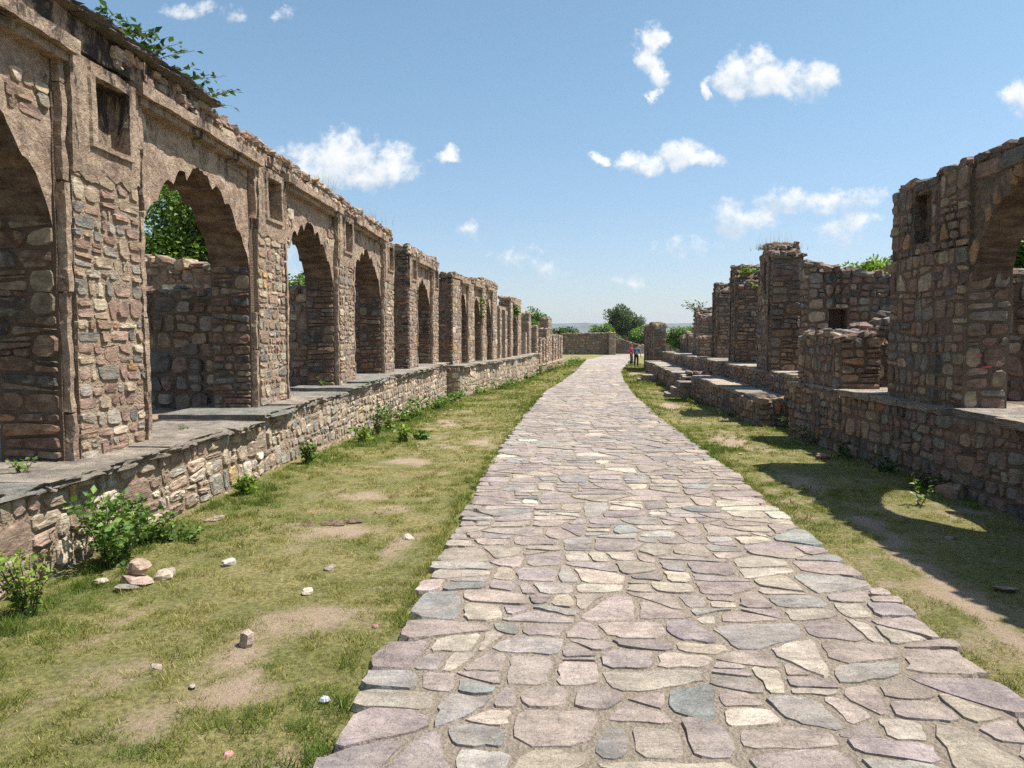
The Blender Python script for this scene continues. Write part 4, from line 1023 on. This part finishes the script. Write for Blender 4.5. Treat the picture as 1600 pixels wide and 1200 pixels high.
# ------------------------------------------------------------------ plants
def tube(points, radii, sides=5):
    V, Fc = [], []
    for i, (p, r) in enumerate(zip(points, radii)):
        d = (points[min(i + 1, len(points) - 1)] - points[max(i - 1, 0)]).normalized()
        a = d.orthogonal().normalized(); b = d.cross(a)
        for k in range(sides):
            t = 2 * math.pi * k / sides; V.append(tuple(p + (a * math.cos(t) + b * math.sin(t)) * r))
    for i in range(len(points) - 1):
        for k in range(sides):
            q = (k + 1) % sides; Fc.append((i * sides + k, i * sides + q, (i + 1) * sides + q, (i + 1) * sides + k))
    return V, Fc
def leaf_cloud(P_, size, R, cols, up=.35, long=1.6, dirs=None):
    """one folded leaf of two quads at every point"""
    n = len(P_); s = size * R.uniform(.6, 1.35, n)
    a = R.normal(size=(n, 3)) if dirs is None else dirs + R.normal(size=(n, 3)) * .6
    a[:, 2] *= .6; a /= np.linalg.norm(a, axis=1)[:, None] + 1e-6
    nn = R.normal(size=(n, 3)) * .7 + np.array([.15, 0, up + .5]); b = np.cross(nn, a); b /= np.linalg.norm(b, axis=1)[:, None] + 1e-6
    nn = np.cross(a, b); L_ = (s * long)[:, None]; W = (s * .5)[:, None]
    base, tip, mid = P_, P_ + a * L_ - nn * L_ * .10, P_ + a * L_ * .45 + nn * 0
    e1, e2 = mid + b * W + nn * W * .25, mid - b * W + nn * W * .25
    V = np.stack([base, e1, tip, e2], 1).reshape(-1, 3); k = np.arange(n) * 4
    Fc = np.concatenate([np.stack([k, k + 1, k + 2], 1), np.stack([k, k + 2, k + 3], 1)])
    i = R.integers(0, len(cols), n); c = np.array(cols)[i] * R.uniform(.7, 1.3, n)[:, None]
    return V, Fc, np.repeat(c, 4, 0)
LG = [(.075, .15, .022), (.11, .20, .03), (.16, .25, .04), (.06, .12, .02)]
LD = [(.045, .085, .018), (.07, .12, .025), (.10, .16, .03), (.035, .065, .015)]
LY = [(.17, .25, .035), (.22, .29, .045), (.12, .20, .03)]
def plant(name, label, cat, loc, h, spread, stems, leaves, size, seed, cols=LG, group=None, stem_r=.005, lean=(0, 0), bare=.15, long=1.6):
    R = np.random.default_rng(seed); rng = random.Random(seed); r = empty(name, loc, 0, label, cat, group)
    SV, SF, LP, LDir = [], [], [], []
    for s in range(stems):
        a = rng.uniform(0, 6.283); k = rng.uniform(.25, 1); hh = h * rng.uniform(.55, 1.0); pts = []
        bx, by = math.cos(a) * spread * .18 * k, math.sin(a) * spread * .18 * k; bend = rng.uniform(-.3, .3)
        for i in range(6):
            t = i / 5; pts.append(Vector((bx + math.cos(a + bend * t) * spread * k * t ** 1.3 + lean[0] * t * t + rng.uniform(-.01, .01), by + math.sin(a + bend * t) * spread * k * t ** 1.3 + lean[1] * t * t, hh * t * (1.05 - .05 * t) - .02)))
        V, Fc = tube(pts, [stem_r * (1 - .7 * i / 5) for i in range(6)], 4); b = len(SV); SV += V; SF += [tuple(q + b for q in f) for f in Fc]
        m = max(2, leaves // stems)
        for q in range(m):
            t = bare + (1 - bare) * ((q + rng.random()) / m); f = t * 5; i = min(4, int(f)); p = pts[i].lerp(pts[i + 1], f - i); ang = q * 2.4 + s
            LP.append(p + Vector((rng.gauss(0, 1), rng.gauss(0, 1), rng.gauss(0, .6))) * size * .5); LDir.append((math.cos(ang), math.sin(ang), .25))
    mesh_obj('stem', SV, SF, M['bark'], r)
    V, Fc, C_ = leaf_cloud(np.array([tuple(p) for p in LP]), size, R, cols, dirs=np.array(LDir), long=long)
    o = np_obj('foliage', V, Fc, M['leaf'], r, C_); o['kind'] = 'stuff'
    return r
def tuft(name, label, loc, h, spread, n, seed, cols, cat='grass', group=None, w=.004):
    R = np.random.default_rng(seed); x = R.normal(0, spread * .5, n); y = R.normal(0, spread * .35, n); a = R.uniform(0, 6.283, n); hh = h * R.uniform(.4, 1.1, n); ln = hh * R.uniform(.15, .8, n)
    segs = []
    for k in range(4):
        t0, t1 = k / 4, (k + 1) / 4
        def pt(t): return np.stack([x + np.cos(a) * ln * t ** 2, y + np.sin(a) * ln * t ** 2, hh * (t - .15 * t * t)], 1)
        b = np.stack([-np.sin(a), np.cos(a), 0 * a], 1) * w
        p0, p1 = pt(t0), pt(t1); segs.append(np.stack([p0 - b * (1 - t0), p0 + b * (1 - t0), p1 + b * (1 - t1) * .9, p1 - b * (1 - t1) * .9], 1))
    V = np.concatenate(segs).reshape(-1, 3); i = R.integers(0, len(cols), n); c = np.array(cols)[i] * R.uniform(.75, 1.25, n)[:, None]
    o = np_obj(name, V, np.arange(len(V)).reshape(-1, 4), M['grass'], tint=np.tile(np.repeat(c, 4, 0), (4, 1))); o.location = loc
    props(o, label, cat, group, 'thing'); return o
W_ = 'weeds along the sunlit plinth'
plant('weed_bush', 'large leafy green weed bush against the plinth beside the stacked rocks', 'plant', (-3.05, 4.95, 0), .56, .25, 18, 620, .034, 101, LG, W_)
plant('weed_bush', 'smaller leafy weed leaning on the plinth just beyond the large bush', 'plant', (-3.08, 5.45, 0), .42, .24, 14, 520, .028, 102, LG, W_)
plant('weed_bush', 'pale green feathery weed at the very edge nearest the camera', 'plant', (-3.0, 4.05, 0), .46, .20, 12, 400, .026, 103, LY, W_)
plant('weed_bush', 'low dark creeping weed in the grass past the two leafy bushes', 'plant', (-2.93, 5.62, 0), .16, .28, 12, 260, .028, 104, LG, W_)
for i, (x, y, h, s, lab, c) in enumerate([(-3.05, 9.2, .34, .14, 'single upright green weed where the plinth step begins', LG), (-3.08, 7.35, .2, .12, 'small yellowing weed at foot of plinth', LY), (-2.95, 11.7, .3, .2, 'low round weed before the tall clump by plinth', LY), (-2.98, 12.7, .62, .2, 'tall narrow weed clump standing against plinth', LG),
        (-2.9, 13.4, .4, .2, 'mid-sized weed just past the tall narrow clump', LG), (-2.95, 15.2, .42, .4, 'broad weed patch below the fourth arch', LG), (-2.98, 16.6, .5, .4, 'bushy weed patch below the end of the long arcade', LG), (-2.9, 18.9, .35, .4, 'weed patch under the first broken bay', LG), (-2.9, 21, .35, .5, 'weed patch under the single-arch block', LG),
        (-2.85, 23.4, .35, .5, 'weed patch at bend of plinth', LG), (-2.35, 26.4, .4, .5, 'weed patch below three-bay arcade start', LY), (-1.95, 28.8, .4, .5, 'weed patch below creeper arch', LG), (-1.5, 31.5, .45, .5, 'weed patch where the three-bay plinth ends', LG), (-.9, 37, .5, .6, 'weed patch along the distant plinth', LG), (-.5, 42, .6, .7, 'weed clump at the distant plinth corner', LG),
        (.1, 46, .8, .7, 'dark weed clump before the farthest piers', LD), (1.4, 54, .7, .9, 'far weed clump in open grass by the path bend', LG), (2.6, 62, .7, .7, 'lone round far weed beside the path bend', LG), (-2.05, 12.0, .16, .12, 'tiny weed sprig out in the middle of grass', LG), (-2.3, 11.6, .32, .08, 'thin upright sprig in open grass', LY)]):
    plant('weed_clump', lab, 'plant', (x, y, gz(y)), h, s, 8, 150 if y < 24 else 110, .034 + .0012 * y, 110 + i, c, W_, stem_r=.004 + .0002 * y)
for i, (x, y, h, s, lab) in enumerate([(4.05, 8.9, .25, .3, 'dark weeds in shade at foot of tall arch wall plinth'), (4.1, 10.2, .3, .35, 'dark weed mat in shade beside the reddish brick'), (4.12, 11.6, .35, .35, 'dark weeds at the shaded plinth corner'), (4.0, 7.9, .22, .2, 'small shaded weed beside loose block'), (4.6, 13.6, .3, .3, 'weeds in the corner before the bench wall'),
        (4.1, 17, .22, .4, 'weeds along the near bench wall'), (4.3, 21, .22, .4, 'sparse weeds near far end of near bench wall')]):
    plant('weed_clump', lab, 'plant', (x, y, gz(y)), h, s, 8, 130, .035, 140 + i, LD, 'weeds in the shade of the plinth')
plant('white_flower_weed', 'slender weed with pale flower heads in the sunlit patch under arch', 'plant', (3.55, 7.1, 0), .34, .10, 5, 34, .035, 150, [(.5, .55, .45), (.12, .2, .03), (.10, .17, .03)])
# plants rooted on the wall tops
T_ = 'plants growing on the wall tops'
for i, (u, h, s, n, ln, lab) in enumerate([(5.45, .30, .34, 260, (0, .1), 'leafy sprig on the coping at top edge of the photo'), (6.1, .24, .40, 240, (.1, .2), 'leafy fig sprig on coping above first niche'), (6.8, .34, .30, 170, (.12, .15), 'taller fig branch reaching up from the coping'), (7.35, .24, .34, 200, (.15, .25), 'fig sprig drooping over coping above first open arch'), (7.95, .26, .30, 130, (.15, .2), 'last fig sprig on coping where the slabs end')]):
    plant('fig_sprig', lab, 'plant', (-3.78, u, 4.12), h, s, 10, n, .042, 160 + i, [(.05, .095, .022), (.08, .13, .03), (.035, .07, .018)], T_, stem_r=.007, lean=ln, long=1.9)
DRY = [(.34, .26, .12), (.42, .33, .17), (.26, .21, .09)]
tuft('dry_grass_tuft', 'wispy dry grass on the arcade top above third arch', (-3.9, 12.4, 4.08), .38, .35, 60, 171, DRY, group=T_)
tuft('dry_grass_tuft', 'wispy dry grass near the end of the long arcade top', (-3.9, 15.9, 4.08), .42, .4, 70, 172, DRY, group=T_)
tuft('dry_grass_tuft', 'thick straw-coloured grass capping the tall shaded pillar', (5.5, 17.95, 3.70), .20, .42, 900, 173, DRY, group=T_, w=.006)
tuft('dry_grass_tuft', 'long wispy straw stalks rising over the tall shaded pillar', (5.5, 18.0, 3.75), .45, .5, 45, 174, DRY, group=T_, w=.004)
plant('wall_weed', 'bright green weeds on second shaded pillar top', 'plant', (5.95, 22.35, 3.45), .3, .3, 10, 160, .06, 175, LY, T_)
plant('wall_weed', 'bright green weeds hanging lower on second shaded pillar', 'plant', (6.2, 22.15, 3.0), .3, .22, 8, 120, .06, 176, LY, T_)
plant('wall_weed', 'dark bare shrub on the broken fourth pillar', 'plant', (6.9, 34.6, 2.8), .6, .6, 12, 160, .07, 177, LD, T_)
plant('creeper', 'green creeper hanging in the middle arch of the three-bay block', 'plant', (-2.5, 28.3, 2.1), 1.3, .25, 9, 110, .07, 178, LG, T_)
plant('creeper', 'small green creeper in the distant arch', 'plant', (-1.55, 36.6, 2.7), .5, .3, 8, 120, .1, 179, LG, T_)
plant('ledge_weed', 'tiny sprig on slate ledge in first open arch', 'plant', (-3.75, 7.35, .66), .07, .06, 5, 24, .022, 180, LG, 'sprigs on the ledges')
plant('ledge_weed', 'tiny sprig on the ledge at the foot of nearest jamb', 'plant', (-3.72, 5.0, .66), .12, .08, 5, 26, .028, 181, LG, 'sprigs on the ledges')
plant('ledge_weed', 'thin sprig at foot of third jamb', 'plant', (-3.9, 12.6, .76), .2, .12, 6, 30, .028, 182, LG, 'sprigs on the ledges')

# ------------------------------------------------------------------ trees
def tree(name, label, loc, h, rx, crown_z, rz, n, size, seed, cols=LG, group='trees behind the ruins', clumps=26, trunk=.14):
    R = np.random.default_rng(seed); rng = random.Random(seed); r = empty(name, loc, 0, label, 'tree', group)
    tips = []; SV, SF = [], []
    def limb(p, d, L_, rad, lev):
        pts = [p.copy()]; q = p.copy(); dd = d.copy()
        for i in range(4): dd = (dd + Vector((rng.gauss(0, .16), rng.gauss(0, .16), .06))).normalized(); q = q + dd * L_ / 4; pts.append(q.copy())
        V, Fc = tube(pts, [rad * (1 - .5 * i / 4) for i in range(5)], 6); b = len(SV); SV.extend(V); SF.extend([tuple(k + b for k in f) for f in Fc])
        if lev < 2:
            for k in range(4): 
                a = rng.uniform(0, 6.283); e = rng.uniform(.35, .95); limb(pts[-1] if k else pts[3], Vector((math.cos(a) * e, math.sin(a) * e, rng.uniform(.2, .75))).normalized(), L_ * .52, rad * .5, lev + 1)
        else: tips.append(pts[-1])
    limb(Vector((0, 0, -.1)), Vector((rng.uniform(-.1, .1), rng.uniform(-.1, .1), 1)).normalized(), (crown_z + rz * .55) * .5, trunk, 0)
    mesh_obj('trunk', SV, SF, M['bark'], r)
    cen = []
    for k in range(clumps):
        d = Vector((rng.gauss(0, 1), rng.gauss(0, 1), rng.gauss(0, .8))).normalized(); k_ = rng.uniform(.35, 1.0) ** .6
        cen.append((d.x * rx * k_ * .8, d.y * rx * k_ * .8, crown_z + d.z * rz * k_ * .85))
    cen += [tuple(t) for t in tips[:10]]
    cen = np.array(cen); cr = R.uniform(.28, .5, len(cen)) * rx * .75
    i = R.integers(0, len(cen), n); d = R.normal(size=(n, 3)); d /= np.linalg.norm(d, axis=1)[:, None]
    rad = R.random(n) ** .38 * (1 + .25 * np.sin(d[:, 0] * 9 + i) * np.cos(d[:, 2] * 8 + i))
    P_ = cen[i] + d * (cr[i] * rad)[:, None] * np.array([1, 1, .8])
    V, Fc, C_ = leaf_cloud(P_, size, R, cols, long=1.3, dirs=d)
    o = np_obj('crown', V, Fc, M['leaf'], r, C_)
    return r
tree('tree', 'dense rounded green tree seen through the first open arch', (-9.7, 18.2, 0), 5.6, 2.3, 4.0, 1.7, 42000, .085, 201, LD + LY, clumps=34)
tree('bush', 'light green bush seen through the second open arch', (-7.2, 21.2, 0), 3.6, 1.2, 2.9, .8, 9000, .08, 202, LG + LY)
tree('tree', 'green tree rising behind the distant stepped piers', (-1.6, 70, -.6), 5, 2.0, 3.2, 1.7, 6000, .16, 203, LG, clumps=18)
tree('tree', 'dark low tree beyond the farthest piers', (2.2, 108, -.7), 4.2, 2.8, 2.2, 1.9, 6000, .2, 204, LD, clumps=22)
tree('tree', 'large open-crowned tree standing above the far end wall', (12.6, 124, -.7), 8, 3.7, 4.9, 2.7, 14000, .2, 205, [(.075, .11, .035), (.10, .14, .045), (.055, .085, .03)], clumps=30, trunk=.25)
tree('bush', 'bright bush left of the large far tree', (8.8, 116, -.7), 5, 2.6, 2.6, 1.9, 8000, .2, 206, LG, clumps=22)
tree('bush', 'bright bush at the foot of the large far tree', (15.4, 119, -.7), 4, 2.4, 2.4, 1.6, 7000, .2, 207, LG + LY, clumps=22)
tree('bush', 'far bush showing behind low ruined wall past the people', (14.5, 82, -.7), 3.5, 2.2, 2.2, 1.3, 5000, .18, 208, LG, clumps=18)
tree('bush', 'yellow-green bush above the heaped cross wall', (8.4, 19.5, 0), 3.6, 1.2, 3.05, .65, 11000, .07, 209, LY, clumps=24)
tree('tree', 'green tree behind the tall shaded arch', (11.0, 16.3, 0), 5.2, 1.9, 3.7, 1.8, 30000, .085, 210, LG, clumps=34)

# ------------------------------------------------------------------ loose rocks and litter
def rock(label, x, y, s, seed, col=None, z=0.0, group='loose stones on the grass', name='rock'):
    rng = random.Random(seed); V, Fc = rock_geo(0, 0, 0, s[0], s[1], s[2], rng, .2, .6)
    o = mesh_obj(name, V, Fc, M['rock'], None, col or pick(PAL_FLAG, rng), loc=(x, y, gz(y) + s[2] * .42 + z)); props(o, label, 'rock', group, 'thing')
rock('flat rosy stone at the bottom of the little stack near the bush', -2.70, 4.62, (.125, .085, .035), 301, (.42, .31, .25))
rock('squarish brown stone on top of the little stack', -2.69, 4.64, (.075, .06, .05), 302, (.40, .28, .21), .075)
rock('pinkish stone lying against the little stack', -2.55, 4.72, (.07, .055, .035), 303, (.46, .36, .29))
rock('dark flat stone under the front of the little stack', -2.68, 4.50, (.08, .05, .02), 304, (.25, .23, .2))
rock('pale flat stone in the grass between bush and stack', -2.92, 4.60, (.05, .04, .018), 305, (.42, .36, .28))
rock('pale pointed stone standing near the bare soil patch', -1.56, 3.68, (.042, .04, .06), 306, (.44, .34, .27))
rock('grey angular stone alone in the middle of grass', -2.24, 5.0, (.055, .04, .03), 307, (.42, .38, .34))
rock('small whitish stone before the bare soil patch', -1.50, 4.47, (.04, .035, .02), 308, (.45, .38, .30))
rock('flat pale stone lying by plinth beyond the bushes', -2.92, 6.25, (.09, .06, .028), 309, (.42, .32, .25))
rock('reddish brick in the shade edge before shaded plinth', 3.75, 10.1, (.11, .07, .04), 310, (.36, .19, .14))
rock('brown squared block against the shaded plinth', 4.07, 7.55, (.16, .1, .1), 311, (.30, .19, .13))
rock('flat dark stone in the shadow right of path', 2.92, 4.75, (.11, .08, .012), 312, (.30, .26, .22))
rng = random.Random(77)
for i in range(30):
    y = 3 + 22 * rng.random() ** 1.6; side = rng.random() < .8
    x = rng.uniform(float(np.interp(y, *LW)) + .2, float(np.interp(y, *PL)) - .15) if side else rng.uniform(float(np.interp(y, *PR)) + .15, min(4.0, float(np.interp(y, *RW)) - .2))
    s = rng.uniform(.012, .035) * (1 + y * .035)
    rock('small loose stone scattered in the ' + ('sunlit grass' if side else 'grass on the shaded side'), x, y, (s * 1.3, s, s * .5), 400 + i, rng.choice([(.42, .34, .26), (.36, .28, .22), (.46, .39, .31), (.30, .25, .21)]), group='small stones scattered in the sunlit grass' if side else 'small stones on the shaded side')
M['dung'] = mat_plain('dry_dung', (.15, .105, .07), .95, .4, 40, .8); M['plastic'] = mat_plain('thin_plastic', (.55, .57, .6), .3, .08, 30); M['wrapper'] = mat_plain('pink_wrapper', (.45, .22, .22), .4, .3, 60)
def crumple(name, label, cat, x, y, s, h, mat, seed, n=12, group=None):
    """low lumpy disc with a ragged rim"""
    V, Fc = [(0, 0, h * .6)], []; seg = 22; rings = max(3, n // 3)
    for k in range(1, rings + 1):
        t = k / rings
        for i in range(seg):
            a = 2 * math.pi * i / seg; q = Vector((math.cos(a) * t * 2.2, math.sin(a) * t * 2.2, seed * 1.7))
            rr = s * t * (1 + .45 * mn.noise(Vector((math.cos(a) * 1.6, math.sin(a) * 1.6, seed))) + .22 * mn.noise(Vector((math.cos(a) * 5, math.sin(a) * 5, seed))))
            z = h * (1 - t ** 3) * (.35 + 1.1 * abs(mn.noise(q * 1.6)) + .8 * abs(mn.noise(q * 4))) - (.006 if k == rings else 0)
            V.append((math.cos(a) * rr, math.sin(a) * rr * .75, z))
    for i in range(seg):
        j = (i + 1) % seg; Fc.append((0, 1 + i, 1 + j))
        for k in range(rings - 1): b = 1 + k * seg; Fc.append((b + i, b + seg + i, b + seg + j, b + j))
    o = mesh_obj(name, V, Fc, mat, loc=(x, y, gz(y) + .006)); props(o, label, cat, group, 'thing')
crumple('plastic_scrap', 'crumpled clear plastic scrap in grass by the path edge', 'litter', -.98, 3.12, .025, .014, M['plastic'], 5)
crumple('wrapper', 'pink and white wrapper in the grass at bottom of photo', 'litter', -1.22, 2.68, .022, .008, M['wrapper'], 6)
crumple('wrapper', 'tiny red wrapper beside the path edge further up', 'litter', -.95, 3.95, .018, .012, M['wrapper'], 7)
for i, (x, y, s) in enumerate([(-1.85, 6.2, .12), (-1.70, 6.30, .09), (-2.05, 6.12, .08)]):
    crumple('dung_pat', ['broad dark dried dung pat in middle of grass', 'dried dung pat joined to the broad one', 'dried dung pat nearest plinth side of the broad one', 'small dried dung pat near path', 'small dried dung pat near weeds'][i], 'dung', x, y, s, .018, M['dung'], 20 + i, 14, 'dried dung pats')

# ------------------------------------------------------------------ people
def skin(name, chain, mat, parent, sub=1):
    """chain: list of polylines [(x,y,z,r), ...] sharing points by position; grown with a Skin modifier"""
    V, E, Rr, idx = [], [], [], {}
    for line in chain:
        prev = None
        for (x, y, z, r) in line:
            k = (round(x, 3), round(y, 3), round(z, 3))
            if k not in idx: idx[k] = len(V); V.append((x, y, z)); Rr.append(r)
            if prev is not None: E.append((prev, idx[k]))
            prev = idx[k]
    me = bpy.data.meshes.new(name); me.from_pydata(V, E, []); me.materials.append(mat)
    o = bpy.data.objects.new(name, me); COL.objects.link(o); o.parent = parent
    o.modifiers.new('skin', 'SKIN')
    for i, sv in enumerate(me.skin_vertices[0].data): sv.radius = (Rr[i], Rr[i]); sv.use_root = i == 0
    m = o.modifiers.new('subdivision', 'SUBSURF'); m.levels = sub; m.render_levels = sub
    return o
def person(loc, rotz, label, shirt, trousers, skinc, hairc, lean, seed):
    r = empty('person', loc, rotz, label, 'person', 'visitors by the ribbed wall')
    ms_ = mat_plain('skin_tone', skinc, .6, .08); mh = mat_plain('dark_hair', hairc, .7, .2); m1 = mat_plain('shirt_cloth', shirt, .9, .15, 14); m2 = mat_plain('trouser_cloth', trousers, .9, .15, 14)
    ly = lean
    hip, ch, nk = (0, 0, .92), (0, -ly * .45, 1.22), (0, -ly * .9, 1.42)
    head = [(0, -ly * .9, 1.42, .055), (0, -ly * 1.05, 1.50, .06), (0, -ly * 1.2, 1.58, .088), (0, -ly * 1.25, 1.66, .075)]
    legs = [[(0, 0, .92, .11), (s * .10, 0, .86, .085), (s * .115, -.02, .48, .058), (s * .12, .02, .09, .04), (s * .125, -.13, .04, .035)] for s in (-1, 1)]
    arms = []
    for s in (-1, 1):
        arms.append([(0, -ly * .75, 1.36, .09), (s * .18, -ly * .75, 1.36, .06), (s * .24, -ly * .6, 1.08, .043), (s * .22, -ly * .9 - .12, .86, .033), (s * .215, -ly - .15, .80, .036), (s * .21, -ly - .17, .765, .034)])
        for k, dx in enumerate((-.028, -.010, .009, .027)):
            arms.append([(s * .21, -ly - .17, .765, .034), (s * .21 + dx, -ly - .175, .725, .010), (s * .21 + dx, -ly - .185, .69 + .006 * abs(k - 1), .008)])
        arms.append([(s * .215, -ly - .15, .80, .036), (s * .185, -ly - .19, .775, .010), (s * .18, -ly - .20, .75, .009)])
    torso = [[(0, 0, .92, .11), (0, -ly * .45, 1.14, .115), (0, -ly * .75, 1.36, .09), (0, -ly * .9, 1.42, .055)]]
    skin('body', torso + [head] + legs + arms, ms_, r)
    nose = skin('nose', [[(0, -ly * 1.2 - .075, 1.60, .012), (0, -ly * 1.2 - .095, 1.575, .014)]], ms_, r)
    skin('shirt', [[(0, 0, .90, .14), (0, -ly * .4, 1.08, .15), (0, -ly * .75, 1.36, .125), (0, -ly * .85, 1.415, .075)]] + [[(0, -ly * .75, 1.36, .125), (s * .19, -ly * .75, 1.35, .082), (s * .242, -ly * .62, 1.10, .062)] for s in (-1, 1)], m1, r)
    skin('trousers', [[(0, 0, .98, .135), (0, 0, .90, .13)]] + [[(0, 0, .90, .13), (s * .10, 0, .82, .10), (s * .117, -.02, .48, .076), (s * .12, .015, .10, .062)] for s in (-1, 1)], m2, r)
    skin('hair', [[(0, -ly * 1.2 + .025, 1.60, .085), (0, -ly * 1.25 + .012, 1.685, .075)]], mh, r)
    for s in (-1, 1): skin('shoe', [[(s * .12, .04, .045, .045), (s * .125, -.06, .04, .045), (s * .128, -.15, .032, .035)]], m2, r)
person((6.72, 56, gz(56)), math.radians(150), 'person in teal shirt and black trousers leaning beside the ribbed wall', (.10, .175, .215), (.012, .012, .015), (.22, .12, .08), (.012, .010, .009), .22, 1)
person((6.75, 59.5, gz(59)), math.radians(60), 'person in red top partly behind the one in teal', (.30, .03, .045), (.04, .035, .05), (.25, .14, .09), (.3, .05, .06), .03, 2)

# ------------------------------------------------------------------ hills and haze
def build_hills():
    xs = np.linspace(-7000, 7000, 160); V = []; prof = [(-600, 0), (-350, .35), (-150, .75), (0, 1), (200, .8), (600, .1)]
    for x in xs:
        hgt = 75 + 70 * (fbm(np.array([x * .0011]), np.array([.3]), 51, 4)[0] - .3) + 12 * (fbm(np.array([x * .01]), np.array([2.3]), 52, 3)[0] - .5)
        for dy, k in prof: V.append((x, 4300 + dy + .00002 * x * x * 2, -2 + hgt * k * (1 + .1 * (fbm(np.array([x * .006]), np.array([dy * .01]), 53, 2)[0] - .5))))
    n = len(prof); Fc = [(i * n + j, (i + 1) * n + j, (i + 1) * n + j + 1, i * n + j + 1) for i in range(len(xs) - 1) for j in range(n - 1)]
    mesh_obj('hills', V, Fc, M['hill'], smooth=True)['kind'] = 'structure'
build_hills()
def build_haze(density):
    m = bpy.data.materials.new('haze'); m.use_nodes = True; nt = m.node_tree; nt.nodes.clear()
    out = nt.nodes.new('ShaderNodeOutputMaterial'); v = nt.nodes.new('ShaderNodeVolumePrincipled')
    v.inputs['Color'].default_value = (.80, .89, 1.0, 1); v.inputs['Density'].default_value = density; v.inputs['Anisotropy'].default_value = .2
    nt.links.new(v.outputs[0], out.inputs['Volume'])
    X, Y0, Y1, Z0, Z1 = 9500, -9500, 9500, -4.5, 150
    V = [(x, y, z) for x in (-X, X) for y in (Y0, Y1) for z in (Z0, Z1)]
    Fc = [(0, 1, 3, 2), (4, 6, 7, 5), (0, 4, 5, 1), (2, 3, 7, 6), (0, 2, 6, 4), (1, 5, 7, 3)]
    mesh_obj('haze', V, Fc, m)['kind'] = 'stuff'
build_haze(.00012)
